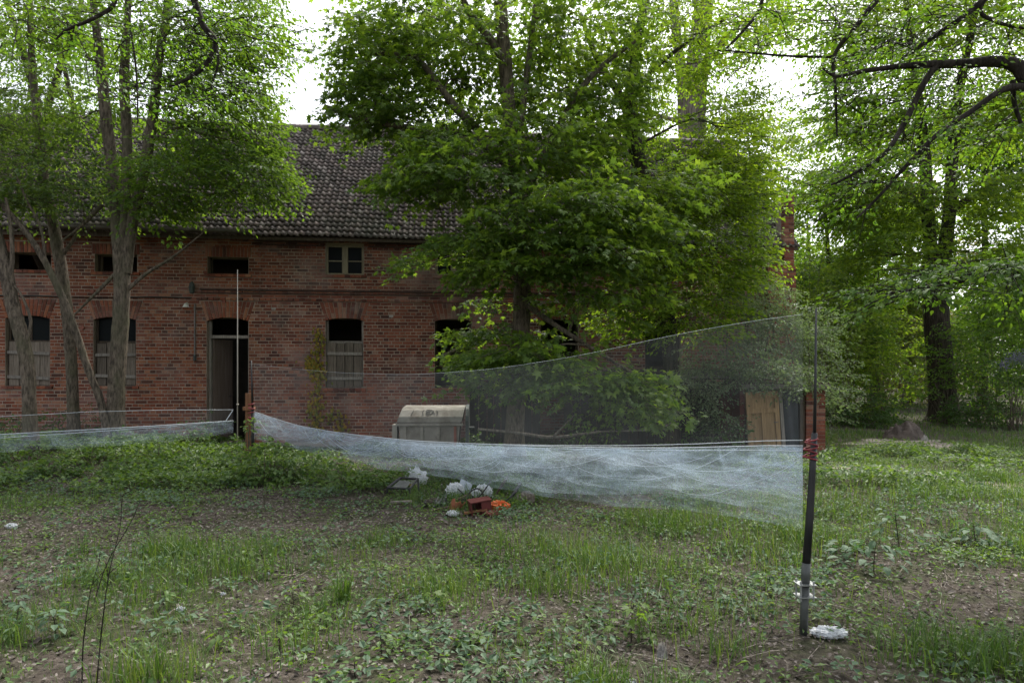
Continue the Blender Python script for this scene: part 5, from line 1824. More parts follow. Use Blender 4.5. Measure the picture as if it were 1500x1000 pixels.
tree('thick_trunk_tree', 'big tree with a thick pale trunk rising behind the roof ridge',
     [[(1022, 420, 22), (1018, 250, 19), (1016, 180, 18), (1020, 120, 17), (1026, 60, 15), (1034, -20, 13), (1040, -80, 11)], [(1008, 260, 10), (1002, 180, 9), (1000, 120, 8), (990, 40, 7), (985, -40, 6)],
      [(1020, 120, 6), (1060, 60, 5), (1110, 20, 4)]],
     [(1060, 150, 0, 45, 55, 1.8, 62), (1095, 175, 0.5, 32, 40, 1.4, 34), (960, 130, 1, 40, 60, 1.8, 42), (1100, 40, 0, 70, 35, 1.8, 58), (1010, 20, 0, 80, 40, 2.0, 50), (1070, 220, -1, 50, 40, 1.5, 50), (1120, 250, -1, 30, 40, 1.2, 36), (900, 190, 1, 60, 30, 1.4, 34),
      (1130, 300, -1, 30, 40, 1.2, 30), (800, 190, 1, 70, 35, 1.6, 30), (680, 190, 1, 70, 30, 1.6, 24), (860, 100, 2, 80, 50, 1.6, 26)],
     lf['bright'], M['bark_pale'], 25.5, size=0.13, m=30, L=(0.6, 1.2), flare=False, dens=1.9)

# right: big dark-trunked tree and its neighbours
tree('big_tree', 'big dark-trunked tree behind the earth heap, forking above the low branch',
     [[(1384, 617, 21), (1380, 560, 18), (1374, 490, 17), (1370, 430, 17), (1371, 385, 17)], [(1366, 395, 10), (1360, 320, 9), (1354, 220, 8), (1342, 120, 6), (1330, 20, 5), (1322, -60, 4)],
      [(1380, 392, 11), (1390, 320, 9), (1395, 240, 8), (1404, 140, 7), (1424, 40, 5), (1440, -60, 4)], [(1390, 310, 6), (1420, 290, 5), (1470, 260, 4)], [(1360, 310, 5), (1310, 270, 4), (1260, 240, 3)]],
     [(1268, 60, 0, 52, 55, 2.0, 50), (1330, 40, 0, 80, 55, 2.2, 72), (1430, 40, 0, 80, 60, 2.2, 70), (1265, 160, 0, 42, 45, 1.6, 36), (1300, 180, 0.5, 60, 50, 2.0, 58), (1400, 170, 0, 80, 60, 2.2, 66), (1480, 160, 0, 50, 70, 2.0, 45),
      (1250, 262, -0.5, 45, 34, 1.6, 44), (1290, 300, -0.5, 70, 45, 1.8, 40), (1380, 300, -1, 80, 45, 2.0, 46), (1460, 280, -0.5, 55, 35, 2.0, 34), (1440, 370, -1, 80, 35, 1.8, 56), (1300, 370, -1, 60, 30, 1.6, 26),
      (1380, -40, 0, 140, 50, 2.5, 60), (1190, 10, 0, 34, 26, 1.4, 14)],
     lf['bright'], M['bark_dark'], 24.0, size=0.155, shape=LEAF2, m=32, L=(0.7, 1.3), layer=0.6, dens=2.7)
for k_, (px, Y, top, nm, lb, lfm, sz) in enumerate((
        (1212, 27, 270, 'young_tree', 'bright green young tree beyond the chimney end of the house', 'mid', 0.12),
        (1280, 34, 130, 'young_tree', 'bushy young tree in the gap left of the big dark trunk', 'bright', 0.13),
        (1330, 40, 180, 'young_tree', 'pale far tree seen directly left of the big dark trunk', 'pale', 0.15),
        (1440, 36, 120, 'young_tree', 'far green tree right of the big dark trunk', 'mid', 0.14),
        (1520, 30, 100, 'young_tree', 'far green tree at the picture edge behind the lilac', 'mid', 0.13),
        (1186, 38, 320, 'young_tree', 'far tree just showing past the chimney pier', 'bright', 0.14))):
    h0 = HOR + EYE * 1000 / Y
    bl_ = []
    for j in range(11):
        f_ = rng.uniform(0.02, 0.95)
        yy = h0 - 25 - (h0 - 25 - top) * f_
        bl_.append((px + rng.normal(0, 34), yy, rng.normal(0, 0.6), 46 - 14 * f_, 38, 1.3, 44))
    tree(nm, lb, [[(px, h0, 5), (px + 3, (h0 + top) / 2, 4), (px - 4, top, 1.5)]], bl_, lf[lfm], M['bark_dark'], Y, size=sz * 1.35, m=32, L=(0.7, 1.4), dens=2.1)

# overhanging boughs of trees that stand outside the frame
tree('overhanging_tree', 'near tree outside the frame whose dark crooked bough reaches in from the right edge',
     [[(2050, 800, 60, 6.4), (2040, 500, 52, 6.4), (2020, 200, 46, 6.4), (2000, -200, 40, 6.4), (1990, -700, 30, 6.4)],
      [(2020, 250, 26, 6.4), (1800, 190, 20, 6.3), (1620, 160, 16, 6.2), (1520, 128, 12, 6.1), (1490, 97, 10, 6.1), (1455, 90, 8, 6.1), (1420, 93, 7, 6.1), (1380, 94, 6, 6.1), (1320, 97, 4, 6.1), (1260, 105, 3, 6.1), (1225, 112, 2.2, 6.1), (1205, 100, 1.5, 6.1)],
      [(1372, 95, 5, 6.1), (1352, 125, 4.6, 6.1), (1325, 180, 4, 6.1), (1296, 225, 3, 6.0), (1250, 255, 2.2, 6.0), (1215, 272, 1.4, 6.0)],
      [(1545, 140, 8, 6.1), (1480, 128, 5, 6.0), (1420, 165, 4, 6.0), (1372, 198, 3.4, 6.0), (1330, 240, 2.8, 6.0), (1290, 285, 2.2, 6.0), (1255, 320, 1.3, 6.0)],
      [(1484, 118, 4, 6.1), (1486, 150, 3.4, 6.1), (1497, 185, 2.6, 6.1)],
      [(1990, -600, 20, 6.4), (1700, -280, 12, 6.2), (1500, -60, 7, 6.2), (1440, 0, 5, 6.2), (1400, 32, 4, 6.2), (1350, 66, 3.2, 6.2), (1322, 86, 2.4, 6.2)],
      [(1600, -200, 8, 6.2), (1400, -120, 6, 6.2), (1290, -5, 4.4, 6.2), (1255, 38, 3.6, 6.2), (1222, 82, 2.8, 6.2), (1224, 130, 2.2, 6.2), (1226, 200, 1.2, 6.2)],
      [(1500, -80, 5, 6.2), (1438, 8, 3, 6.2), (1460, 32, 2.6, 6.2), (1500, 42, 2, 6.2)],
      [(1400, -120, 4, 6.3), (1150, -40, 3.4, 6.3), (1110, 20, 2.6, 6.3), (1065, 70, 1.8, 6.3), (1050, 74, 1.2, 6.3)],
      [(1222, 84, 2, 6.2), (1150, 82, 1.7, 6.3), (1060, 74, 1.2, 6.3)],
      [(1990, 340, 14, 5.6), (1800, 400, 9, 5.4), (1600, 385, 5, 5.2), (1500, 392, 3.4, 5.1), (1420, 410, 2.6, 5.1), (1330, 425, 1.6, 5.0), (1285, 432, 1, 5.0)]],
     [(1300, 60, 0.3, 90, 40, 0.7, 34), (1420, 50, 0.3, 90, 45, 0.7, 34), (1240, 150, 0.3, 50, 50, 0.6, 18), (1400, 130, 0.4, 90, 40, 0.6, 22), (1320, 210, 0.3, 70, 45, 0.6, 20), (1450, 200, 0.4, 60, 60, 0.6, 18),
      (1260, 270, 0.2, 60, 40, 0.5, 20), (1110, 60, 0.3, 60, 30, 0.5, 10), (1210, 30, 0.3, 70, 40, 0.6, 18), (1420, 402, -0.95, 80, 14, 0.35, 26), (1330, 425, -1.0, 50, 9, 0.3, 12), (1490, 400, -0.95, 60, 26, 0.4, 20),
      (1500, -520, -0.6, 300, 110, 2.0, 150), (1100, -620, -0.8, 260, 110, 1.8, 110)],
     lf['mid'], M['twig'], 6.1, size=0.046, shape=LEAF6, m=24, L=(0.28, 0.5), branch_r=0.010, droop=0.3, rough=0.04, axis=(7.9, 6.4), dens=1.9)
tree('overhanging_tree', 'near tree outside the frame whose black kinked bough hangs in at the top left',
     [[(-700, 900, 60, 4.8), (-690, 400, 52, 4.8), (-660, -200, 44, 4.9), (-600, -800, 36, 5.0)],
      [(-620, -600, 24, 5.0), (-200, -460, 14, 5.6), (120, -250, 9, 6.0), (250, -90, 6, 6.2), (284, 0, 5, 6.2), (298, 38, 4.6, 6.2), (316, 62, 4.2, 6.2), (304, 92, 3.6, 6.2), (278, 114, 2.8, 6.2), (248, 127, 1.6, 6.2)],
      [(316, 66, 2.4, 6.2), (320, 92, 2, 6.2), (310, 125, 1.4, 6.2)], [(322, 100, 1.6, 6.2), (328, 112, 1, 6.2)],
      [(0, -350, 9, 5.8), (150, -60, 4, 6.0), (168, 2, 3.2, 6.0), (135, 28, 2.6, 6.0), (98, 44, 2, 6.0), (82, 58, 1.2, 6.0)],
      [(186, 0, 1.6, 6.0), (200, 110, 1.4, 6.0), (202, 180, 1, 6.0)]],
     [(270, 60, 0.2, 90, 50, 0.5, 24), (200, 130, 0.2, 80, 40, 0.5, 24), (310, 130, 0.2, 60, 30, 0.4, 16), (110, 40, 0.2, 80, 40, 0.5, 18), (380, 60, 0.3, 60, 50, 0.5, 12), (20, 30, 0.2, 60, 40, 0.5, 10), (0, -520, -0.6, 300, 110, 2.0, 190), (450, -640, -0.8, 260, 110, 1.8, 140)],
     lf['mid'], M['twig'], 6.0, size=0.038, shape=LEAF6, m=20, L=(0.25, 0.45), branch_r=0.008, droop=0.3, rough=0.04, axis=(-7.0, 4.8), dens=1.3)

# far wood behind everything, one mass
gw_ = G()
gtw = G()
n = 5200
aa = rng.uniform(-0.95, 0.95, n)
YY_ = rng.uniform(46, 75, n)
B = np.stack([aa * YY_, YY_, rng.uniform(0.03, 1, n) ** 1.1 * (15 + 5 * np.sin(aa * 23) + 3 * np.sin(aa * 51)) * 0.85], -1)
D = rng.normal(0, 1, (n, 3)) * np.array([1, 1, 0.3])
sprays(gw_, None, B, D, rng.uniform(1.4, 2.6, n), 22, 0.42, LEAF2, 0.2, 0.6, 0.6)
o = gw_.build('far_wood', lf['mid'], None, False, 'stuff')
tag(o, 'hazy green wall of far woodland closing the view', 'wood')

# ------------------------------------------------------------------ shrubs and creepers
creep = thing('creeper', 'grey-green creeper smothering the gable end above the outhouse', 'plant', (5.8, 15.6, 0))
gl, gt = G(), G()
specs = [(1075, 330, 16.0, 45, 60, 0.5, 85), (1095, 410, 16.0, 34, 50, 0.5, 64), (1128, 440, 15.9, 30, 26, 0.4, 40), (1070, 430, 15.8, 60, 50, 0.6, 100), (1110, 480, 15.4, 55, 45, 0.6, 95), (1060, 520, 14.9, 65, 40, 0.5, 100), (1150, 470, 15.8, 30, 60, 0.4, 40),
         (1130, 538, 14.5, 60, 16, 0.35, 62), (1105, 556, 14.3, 34, 7, 0.16, 22), (1172, 558, 14.3, 34, 7, 0.16, 22), (1207, 575, 14.4, 12, 14, 0.16, 12), (1185, 500, 15.6, 32, 60, 0.5, 50), (1020, 560, 14.6, 50, 36, 0.4, 60), (1105, 350, 16.0, 20, 40, 0.3, 26), (1055, 610, 14.3, 26, 26, 0.3, 26)]
for px, py, Y, rx, rz, ry, n in specs:
    n = int(n * 1.4)
    Y -= 0.5
    C = at(px, py, Y)
    u = norm(rng.normal(0, 1, (n, 3))) * rng.uniform(0, 1, (n, 1)) ** 0.42
    B = C + u * np.array([rx * Y / 1000, ry, rz * Y / 1000])
    D = np.hstack([u[:, :2] + rng.normal(0, 0.5, (n, 2)), rng.normal(-0.2, 0.3, (n, 1))])
    sprays(gl, gt, B, D, rng.uniform(0.3, 0.55, n), 24, 0.062, LEAF2, 0.35, 0.5, 0.6, 0.004)
    if Y < 14.7:
        continue
    P = smooth_poly([at(1080 + rng.normal(0, 30), 650, 14.9), at(px + rng.normal(0, 20), (py + 650) / 2, Y - 0.2), C], 6)
    gt.tubes(P[None], np.linspace(0.03, 0.008, len(P))[None], 5)
gt.build('stem', M['bark'], creep, True).location = (-5.8, -15.6, 0)
gl.build('foliage', lf['grey'], creep, kind='stuff').location = (-5.8, -15.6, 0)

wc = thing('climbing_plant', 'yellowing creeper climbing the wall left of the boarded fourth window', 'plant', (0, HY, 0), ANG)
gl, gt = G(), G()
for px0, py0, px1, py1, n, sp in ((462, 625, 468, 482, 260, 0.10), (453, 525, 470, 550, 110, 0.10), (500, 640, 496, 600, 60, 0.10), (465, 640, 468, 590, 70, 0.12)):
    a0, z0 = fac(px0, py0)
    a1, z1 = fac(px1, py1)
    tt = rng.uniform(0, 1, n)
    P = np.stack([a0 + (a1 - a0) * tt + rng.normal(0, sp, n), -0.04 - rng.uniform(0, 0.12, n), z0 + (z1 - z0) * tt + rng.normal(0, 0.05, n)], -1)
    D = np.stack([rng.normal(0, 0.6, n), rng.normal(-0.3, 0.2, n), -np.ones(n)], -1)
    N = np.stack([rng.normal(0, 0.4, n), -np.ones(n), rng.normal(0.5, 0.3, n)], -1)
    add_leaves(gl, P, D, N, rng.uniform(0.06, 0.11, n), LEAF6)
    gt.tube([(a0, -0.02, z0 - 0.1), ((a0 + a1) / 2 + 0.03, -0.02, (z0 + z1) / 2), (a1, -0.02, z1)], [0.012, 0.008, 0.004], 5)
gt.build('stem', M['bark'], wc, True)
gl.build('foliage', lf['ivy'], wc, kind='stuff')

bush('leafy_shrub', 'rounded fresh green shrub in front of the dark net pole', 386, 706, 92, 64, lf['herb'], 110, size=0.075, shape=LEAF6, L=(0.15, 0.35), m=16)
for k_, (px, pb, w_, h_) in enumerate(((15, 690, 80, 40), (75, 700, 70, 34), (130, 688, 80, 44), (190, 700, 60, 30), (235, 690, 70, 40), (290, 700, 60, 30), (330, 690, 50, 40), (445, 705, 70, 28), (500, 712, 60, 24), (40, 672, 80, 36), (160, 672, 70, 34), (280, 670, 70, 32))):
    bush('herb_clump', 'leafy clump of ground elder growing along the mist nets', px, pb, w_, h_, lf['herb'], 26, size=0.085, shape=LEAF2, m=14, L=(0.15, 0.3), cat='plant', group='ground elder clumps along the nets', stems=4)
bush('leafy_shrub', 'low green shrub at the wall foot left of the doorway', 300, 640, 80, 55, lf['herb'], 45, Y=14.2, size=0.07, L=(0.2, 0.4), m=14)
bush('leafy_shrub', 'green shrub under the window left of the multi-stemmed tree', 95, 650, 110, 60, lf['dark'], 70, Y=14.9, size=0.07, L=(0.2, 0.45), m=14)
bush('leafy_shrub', 'dark shrub at the foot of the leftmost trunk', 20, 650, 90, 55, lf['dark'], 60, Y=14.0, size=0.07, L=(0.2, 0.45), m=14)
bush('leafy_shrub', 'small sprig of pale leaves in front of the open doorway', 365, 668, 54, 96, lf['herb'], 14, Y=11.8, size=0.085, L=(0.18, 0.34), m=12, lift=0.0)
bush('leafy_shrub', 'dark shrub in the shade under the maple beside the container', 700, 660, 60, 30, lf['dark'], 30, Y=13.6, size=0.08, L=(0.2, 0.4), m=12)
bush('leafy_shrub', 'drooping dark leaves beside the ochre outhouse door', 1050, 664, 60, 62, lf['dark'], 46, Y=13.9, size=0.10, shape=LEAF6, L=(0.25, 0.45), m=12)
bush('leafy_shrub', 'shade plants at the foot of the wall behind the maple trunk', 850, 655, 130, 32, lf['dark'], 60, Y=15.2, size=0.09, L=(0.25, 0.5), m=12)
# shrubs along the right
bush('elder_bush', 'greyish elder bush growing over the right side of the outhouse', 1195, 655, 90, 210, lf['grey'], 240, Y=16.2, size=0.075, L=(0.3, 0.55), m=20, depth=0.9, dome=False)
bush('hazel_bush', 'bright green hazel bush behind the outhouse', 1240, 626, 110, 230, lf['bright'], 300, Y=22, size=0.10, L=(0.5, 0.9), m=24, depth=1.6, dome=False)
bush('hazel_bush', 'sunlit yellow-green bush left of the pale gap', 1290, 615, 100, 200, lf['bright'], 210, Y=26, size=0.12, L=(0.5, 0.9), m=24, depth=1.6, dome=False)
bush('hazel_bush', 'low bush in front of the far trunk', 1385, 612, 90, 130, lf['mid'], 70, Y=23.0, size=0.11, L=(0.4, 0.8), m=22, depth=0.8, dome=False)
bush('hazel_bush', 'broad bush right of the far trunk', 1445, 625, 120, 190, lf['mid'], 190, Y=22.6, size=0.11, L=(0.5, 0.9), m=24, depth=1.4, dome=False)
bush('hazel_bush', 'tall shaded bush at the picture edge behind the lilac', 1520, 630, 120, 260, lf['mid'], 200, Y=21.5, size=0.11, L=(0.5, 0.9), m=24, depth=1.4, dome=False)
bush('hazel_bush', 'low dark undergrowth bush left of the earth heap', 1262, 622, 90, 60, lf['dark'], 130, Y=21.5, size=0.10, L=(0.4, 0.7), m=22, depth=0.9)
bush('hazel_bush', 'pale yellowish bush in the gap beyond the trunk', 1325, 600, 80, 160, lf['pale'], 150, Y=33, size=0.15, L=(0.6, 1.0), m=24, depth=1.5, dome=False)
bush('hazel_bush', 'low dark bush beside the foot of the far trunk', 1425, 622, 80, 50, lf['dark'], 90, Y=21.8, size=0.10, L=(0.4, 0.7), m=22, depth=0.8)
bush('hazel_bush', 'bright leafy bush behind the chimney pier', 1180, 620, 90, 300, lf['bright'], 250, Y=23.5, size=0.11, L=(0.5, 0.9), m=24, depth=1.4, dome=False)
lil = bush('lilac_bush', 'lilac bush with pale violet flower heads near the picture edge', 1485, 625, 70, 120, lf['dark'], 60, Y=20.4, size=0.10, L=(0.4, 0.7), m=20, depth=0.7, dome=False)
lx, ly, lz = lil.location
for px, py in ((1482, 524), (1494, 520), (1470, 533), (1500, 528)):
    C = at(px, py, 19.8)
    n = 120
    gl = G()
    P = C + rng.normal(0, 1, (n, 3)) * np.array([0.10, 0.10, 0.09])
    add_leaves(gl, P, rng.normal(0, 1, (n, 3)), rng.normal(0, 1, (n, 3)), np.full(n, 0.045), LEAF2)
    gl.build('flower_head', lf['flower'], lil, kind='stuff').location = (-lx, -ly, -lz)

# ------------------------------------------------------------------ ground cover
den1, den2, den3 = NoiseF(31, 1.1), NoiseF(32, 3.2), NoiseF(33, 0.55)


def bare(x, y):
    px = 750 + x / y * 1000
    b_ = 0
    for cx, cy, wx, wy in ((120, 3.75, 190, 0.35), (480, 4.15, 120, 0.30), (1400, 5.05, 150, 0.55), (870, 8.5, 70, 0.6), (360, 7.7, 170, 0.55), (700, 5.2, 90, 0.30), (1040, 4.5, 120, 0.35), (930, 3.9, 110, 0.2), (560, 6.4, 80, 0.4), (30, 7.0, 120, 0.5),
                           (1345, 10.9, 45, 0.6), (1478, 9.5, 48, 0.5), (1330, 16.8, 80, 1.2), (1235, 11.4, 28, 0.45)):
        b_ = b_ + np.exp(-((px - cx) / wx) ** 2 - ((y - cy) / wy) ** 2)
    return np.clip(1.15 * b_ + 0.8 * np.clip(den2(x * 0.8 + 11, y * 0.8) - 0.25, 0, 1), 0, 1)


def grass_w(x, y):
    d = 0.24 + 0.75 * den1(x, y) + 0.35 * den2(x, y) + 0.25 * den3(x, y)
    px = 750 + x / y * 1000
    d = d + 0.45 * np.exp(-((px - 950) / 190) ** 2 - ((y - 6.4) / 1.6) ** 2)
    d = d + 0.40 * np.exp(-((px - 1350) / 240) ** 2 - ((y - 8.0) / 3.0) ** 2) + 0.5 * (y > 9) * (px > 1190)
    d = d + 0.35 * np.exp(-((px - 250) / 150) ** 2 - ((y - 5.2) / 0.9) ** 2)
    d = d - 0.55 * np.exp(-((px - 150) / 300) ** 2 - ((y - 3.7) / 0.5) ** 2) - 0.5 * np.exp(-((px - 1380) / 130) ** 2 - ((y - 5.0) / 0.45) ** 2)
    d = d - 0.5 * np.exp(-((px - 330) / 200) ** 2 - ((y - 7.7) / 0.6) ** 2) - 0.4 * np.exp(-((px - 860) / 60) ** 2 - ((y - 8.3) / 0.5) ** 2)
    d = d - 0.9 * np.exp(-((px - 1345) / 50) ** 2 - ((y - 10.9) / 0.7) ** 2) - 0.9 * np.exp(-((px - 1480) / 60) ** 2 - ((y - 9.6) / 0.5) ** 2) - 0.7 * np.exp(-((px - 1330) / 60) ** 2 - ((y - 16.5) / 1.2) ** 2)
    return np.clip(d * (1 - 0.6 * bare(x, y)), 0.02, 1.2)


def scatter(n, y0, y1, weight, pw=1.0):
    ys_ = np.sqrt(rng.uniform(y0 ** (2 * pw), y1 ** (2 * pw), n)) ** (1 / pw) if pw != 1 else np.sqrt(rng.uniform(y0 ** 2, y1 ** 2, n))
    xs_ = rng.uniform(-0.88, 0.88, n) * ys_
    k = rng.uniform(0, 1.2, n) < weight(xs_, ys_)
    return xs_[k], ys_[k]


def blades(g, x, y, h, wdt, bend):
    n = len(x)
    z_ = gz(x, y) - 0.01
    az = rng.uniform(0, 2 * np.pi, n)
    d = np.stack([np.cos(az), np.sin(az), np.zeros(n)], -1)
    s_ = np.stack([-np.sin(az + rng.normal(0, 0.5, n)), np.cos(az), np.zeros(n)], -1)
    b0 = np.stack([x, y, z_], -1)
    mid = b0 + d * (h * bend * 0.35)[:, None] + np.stack([0 * h, 0 * h, h * 0.6], -1)
    tip = b0 + d * (h * bend)[:, None] + np.stack([0 * h, 0 * h, h * (1.0 - 0.35 * bend)], -1)
    wv = s_ * wdt[:, None]
    V = np.stack([b0 - wv, b0 + wv, mid + wv * 0.75, mid - wv * 0.75, tip], 1).reshape(-1, 3)
    i = np.arange(n) * 5
    g.add(V, np.stack([i, i + 1, i + 2, i + 3], -1))
    g.f.setdefault(3, []).append(np.stack([i + 3, i + 2, i + 4], -1) + g.n - n * 5)


g = G()
x, y = scatter(120000, 2.6, 10.0, grass_w)
blades(g, x, y, rng.uniform(0.03, 0.13, len(x)) * (0.5 + 0.5 * grass_w(x, y)), rng.uniform(0.0013, 0.0028, len(x)), rng.uniform(0.2, 1.1, len(x)))
x, y = scatter(80000, 9.0, 19.0, grass_w)
blades(g, x, y, rng.uniform(0.06, 0.2, len(x)), rng.uniform(0.003, 0.006, len(x)), rng.uniform(0.2, 1.1, len(x)))
x, y = scatter(60000, 17.0, 40.0, lambda a, b2: 0.9 * (a > 0.2 * b2) * np.minimum(1, grass_w(a, b2)))
blades(g, x, y, rng.uniform(0.08, 0.25, len(x)), rng.uniform(0.007, 0.014, len(x)), rng.uniform(0.2, 1.1, len(x)))
# clumps of longer grass
for k_ in range(240):
    cx, cy = scatter(1, 3.0, 11.5, lambda a, b2: np.ones_like(a) * 2)
    if rng.uniform(0, 1) > grass_w(cx, cy)[0] + 0.1:
        continue
    n = int(rng.uniform(60, 220))
    rr = rng.uniform(0.08, 0.28)
    xx_, yy_ = cx[0] + rng.normal(0, rr, n), cy[0] + rng.normal(0, rr, n)
    blades(g, xx_, yy_, rng.uniform(0.1, 0.30, n), rng.uniform(0.0018, 0.0036, n), rng.uniform(0.15, 0.8, n))
for px, py, n, rr in ((255, 810, 500, 0.22), (330, 830, 400, 0.3), (820, 800, 900, 0.5), (900, 830, 800, 0.5), (640, 850, 350, 0.25), (1000, 770, 700, 0.5), (1150, 800, 500, 0.4), (220, 985, 260, 0.14), (1430, 950, 500, 0.3), (1340, 740, 800, 0.8), (500, 865, 90, 0.04)):
    X, Y = gnd(px, py)
    xx_, yy_ = X + rng.normal(0, rr, n), Y + rng.normal(0, rr * 0.6, n)
    blades(g, xx_, yy_, rng.uniform(0.12, 0.34, n), rng.uniform(0.002, 0.004, n), rng.uniform(0.15, 0.7, n))
o = g.build('grass', lf['grass'], None, False, 'stuff')
tag(o, 'patchy rough grass growing over the woodland clearing', 'grass')

g = G()
x, y = scatter(95000, 2.6, 13.0, lambda a, b2: np.clip(1.2 - 0.7 * grass_w(a, b2), 0.1, 1.2))
n = len(x)
P = np.stack([x, y, gz(x, y) + rng.uniform(0.0, 0.03, n)], -1)
N = np.stack([rng.normal(0, 0.45, n), rng.normal(0, 0.45, n), np.ones(n)], -1)
az = rng.uniform(0, 6.28, n)
add_leaves(g, P, np.stack([np.cos(az), np.sin(az), rng.normal(0, 0.25, n)], -1), N, rng.uniform(0.018, 0.042, n) * np.where(rng.uniform(0, 1, n) < 0.08, 1.6, 1), LEAF2)
o = g.build('leaf_litter', lf['litter'], None, False, 'stuff')
tag(o, 'grey-brown dead leaves strewn over the bare ground', 'leaf litter')

g = G()
x, y = scatter(1500, 2.6, 12.0, lambda a, b2: 1.0 - 0.5 * grass_w(a, b2))
n = len(x)
az = rng.uniform(0, 6.28, n)
ln_ = rng.uniform(0.05, 0.25, n)
P = np.stack([x, y, gz(x, y) + 0.015], -1)
dd = np.stack([np.cos(az), np.sin(az), rng.normal(0, 0.08, n)], -1) * ln_[:, None]
g.tubes(np.stack([P - dd, P + rng.normal(0, 0.01, P.shape), P + dd], 1), np.tile(np.array([[0.0035, 0.003, 0.0015]]), (n, 1)), 3)
o = g.build('fallen_twigs', M['dry_twig'], None, False, 'stuff')
tag(o, 'thin dry twigs scattered on the leaf litter', 'twigs')


def herbs(g, x, y, hmax, size, m=6):
    n = len(x)
    B = np.stack([x, y, gz(x, y)], -1)
    for j in range(m):
        az = rng.uniform(0, 6.28, n)
        h = hmax * rng.uniform(0.2, 1.0, n)
        r_ = rng.uniform(0.01, 0.09, n)
        P = B + np.stack([np.cos(az) * r_, np.sin(az) * r_, h], -1)
        D = np.stack([np.cos(az), np.sin(az), rng.normal(-0.15, 0.3, n)], -1)
        N = np.stack([rng.normal(0, 0.4, n), rng.normal(0, 0.4, n), np.ones(n)], -1)
        add_leaves(g, P, D, N, size * rng.uniform(0.6, 1.3, n), LEAF2)


def herb_w(x, y):
    px = 750 + x / y * 1000
    d = 0.9 * np.exp(-((px - 120) / 190) ** 2 - ((y - 12.6) / 1.9) ** 2) + 1.0 * np.exp(-((px - 330) / 150) ** 2 - ((y - 11.5) / 1.8) ** 2)
    d = d + 0.5 * np.exp(-((px - 560) / 120) ** 2 - ((y - 10) / 1.5) ** 2) + 0.35 * (den1(x + 7, y) > 0.45)
    d = d * np.clip(0.75 + 0.9 * den2(x * 0.9 + 1, y * 1.2), 0.05, 1.6)
    d = d + 0.42 * (den2(x + 3, y - 2) + 0.6 * den1(x, y + 4) > 0.1) + 0.14
    d = d + 0.6 * np.exp(-((px - 560) / 170) ** 2 - ((y - 4.2) / 0.8) ** 2) + 0.4 * (px > 1200) * (den2(x, y) > 0.2)
    return d * (1 - 0.65 * bare(x, y) * ((y < 9.5) | (px > 1190)))


g = G()
x, y = scatter(28000, 2.9, 15.5, herb_w)
tall = herb_w(x, y) > 0.75
herbs(g, x, y, np.where(tall & (y > 9), 0.26, 0.10), np.where(tall & (y > 9), 0.075, 0.042), 7)
o = g.build('undergrowth', lf['herb'], None, False, 'stuff')
x, y = scatter(5200, 2.9, 11.0, lambda a, b2: (0.2 + 0.9 * (den2(a - 5, b2 + 2) > 0.35)) * (1 - 0.9 * bare(a, b2)))
g2 = G()
herbs(g2, x, y, rng.uniform(0.05, 0.16, len(x)), 0.055, 8)
o2 = g2.build('broadleaf_weeds', lf['nettle'], None, False, 'stuff')
tag(o2, 'paler broad-leaved weeds mixed into the grass', 'weeds')
tag(o, 'low leafy ground elder and herbs spreading over the clearing', 'undergrowth')

# single plants in the foreground: every leaf an object of its own
LM = {}
for nm, shp, mt in (('nettle', LEAF6, lf['nettle']), ('herb', LEAF6, lf['herb']), ('maple', MAPLE, lf['maple'])):
    gq = G()
    gq.add(shp[0], shp[1])
    LM[nm] = gq.mesh('leaf')
    LM[nm].materials.append(mt)


def plant(name, label, px, py, h_px, nl, kind, size, group=None, spread=0.35, stem=M['bark_dark'], cat='plant'):
    c_ = gp(px, py)
    H = h_px * c_[1] / 1000
    th_ = thing(name, label, cat, c_, rng.uniform(0, 6.28), group)
    top = np.array([rng.normal(0, 0.1) * H, rng.normal(0, 0.1) * H, H])
    P = smooth_poly([(0, 0, -0.02), tuple(top * 0.5 + np.array([0.03 * H, 0, 0])), tuple(top)], 4)
    gs = G().tube(P, np.linspace(0.006, 0.0025, len(P)), 5)
    sp_ = []
    for j in range(nl):
        f_ = 0.25 + 0.75 * (j + 1) / nl
        az = j * 2.4 + rng.normal(0, 0.3)
        rr = spread * H * (1.15 - 0.75 * f_) * rng.uniform(0.6, 1.1)
        b0 = P[min(int(f_ * (len(P) - 1)), len(P) - 1)]
        tip = b0 + np.array([math.cos(az) * rr, math.sin(az) * rr, 0.25 * rr])
        gs.tube([b0, tip], 0.0018, 3)
        sp_.append((tip, az))
    gs.build('stem', stem, th_, True)
    for tip, az in sp_:
        o = link('leaf', LM[kind], th_)
        o.location = tip
        s_ = size * rng.uniform(0.75, 1.2)
        o.scale = (s_, s_, s_)
        o.rotation_euler = (rng.normal(-0.25, 0.25), rng.normal(0, 0.25), az - math.pi / 2)
    return th_


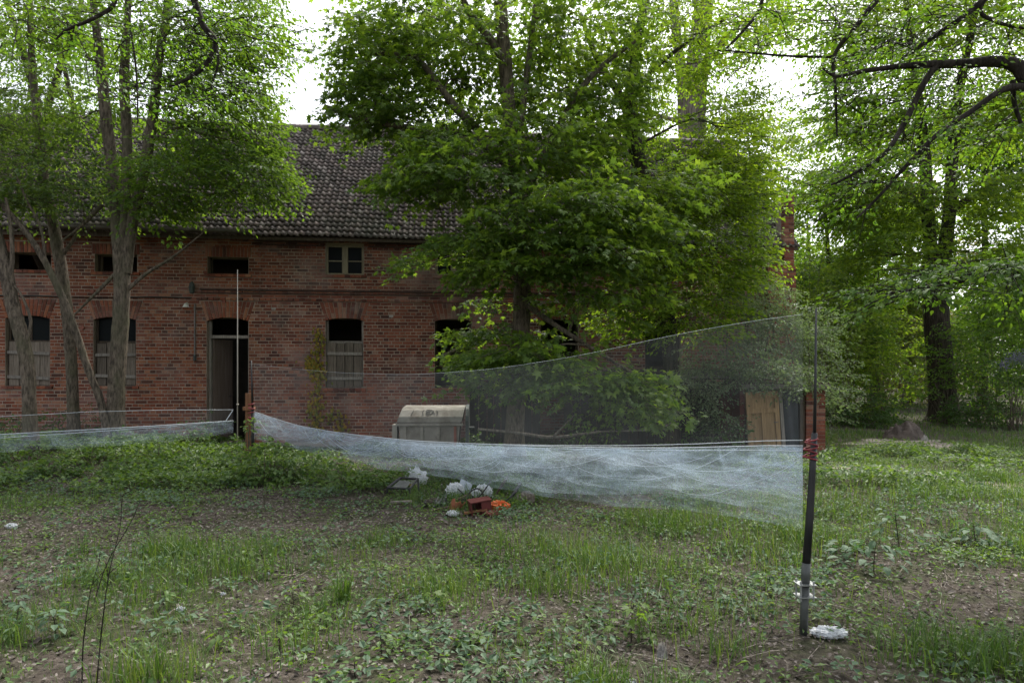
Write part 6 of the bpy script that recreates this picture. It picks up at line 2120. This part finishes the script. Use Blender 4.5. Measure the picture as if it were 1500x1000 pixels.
plant('nettle', 'pale broad-leaved nettle at the picture edge in the near left corner', 22, 912, 40, 22, 'nettle', 0.066)
plant('nettle', 'pale bluish nettle in leaf litter just left of the dead stalk', 82, 930, 44, 24, 'nettle', 0.066)
plant('nettle', 'pale nettle cluster facing the sky right of the black pole', 1280, 830, 46, 30, 'nettle', 0.09, spread=1.3)
plant('nettle', 'low pale nettle right behind the pole clamp plates', 1240, 812, 28, 22, 'nettle', 0.09, spread=1.0)
plant('nettle', 'nettle on the bare patch edge, tallest of the pale ones right of the pole', 1318, 800, 52, 28, 'nettle', 0.09, spread=0.9)
plant('nettle', 'pale nettle farthest right beside the bare ground', 1432, 800, 34, 22, 'nettle', 0.11, spread=0.9)
plant('sapling', 'bushy little maple sapling alone in the grass left of the pole', 925, 912, 56, 20, 'maple', 0.085, spread=0.55)
plant('sapling', 'small pale maple seedling in the middle of the foreground grass', 640, 872, 26, 8, 'maple', 0.085, spread=0.7)
plant('sapling', 'low maple seedling spreading beside the leaf litter', 690, 930, 22, 9, 'maple', 0.075, spread=0.9)
for px, py, h_, nl, sz in ((560, 945, 30, 10, 0.06), (610, 925, 26, 10, 0.06), (520, 985, 26, 10, 0.055), (430, 880, 34, 12, 0.06), (410, 940, 34, 12, 0.06), (360, 820, 26, 10, 0.055), (740, 900, 22, 9, 0.055), (470, 900, 24, 10, 0.055),
                           (1180, 860, 26, 10, 0.055), (1060, 860, 20, 9, 0.05), (1130, 850, 22, 10, 0.05), (240, 880, 26, 10, 0.06), (160, 850, 34, 11, 0.06), (640, 960, 22, 9, 0.05), (850, 960, 20, 9, 0.05), (1400, 960, 30, 11, 0.06), (320, 930, 26, 10, 0.06)):
    plant('weed', 'small leafy green weed growing in the foreground grass', px, py, h_, nl, 'herb', sz, 'small weeds in the foreground grass', spread=0.8)

for px, py, pts, lb in ((140, 1000, [(0, 0), (4, 90), (10, 170), (22, 240), (18, 290)], 'tall dead dark stalk standing in the near left leaf litter'),
                        (120, 985, [(0, 0), (-3, 60), (2, 130), (12, 180)], 'shorter dead stalk beside the tall dark one'),
                        (135, 880, [(0, 0), (18, 60), (50, 120), (60, 150)], 'dead stalk leaning right with a kinked tip')):
    X, Y = gnd(px, min(py, 995))
    c_ = np.array((X, Y, float(gz(X, Y))))
    t_ = thing('dead_stalk', lb, 'stalk', c_)
    P = smooth_poly([(a * Y / 1000, 0.03 * i, b2 * Y / 1000 - (0.02 if i == 0 else 0)) for i, (a, b2) in enumerate(pts)], 5)
    G().tube(P, np.linspace(0.0045, 0.0015, len(P)), 5).build('stem', M['twig'], t_, True)
    for k_ in range(5):
        b0 = P[int(rng.integers(len(P) // 3, len(P) - 1))]
        d = np.array([rng.normal(0, 0.06), rng.normal(0, 0.03), rng.uniform(0.03, 0.1)])
        G().tube([b0, b0 + d * 0.6, b0 + d], [0.002, 0.0016, 0.001], 4).build('side_twig', M['twig'], t_, True)
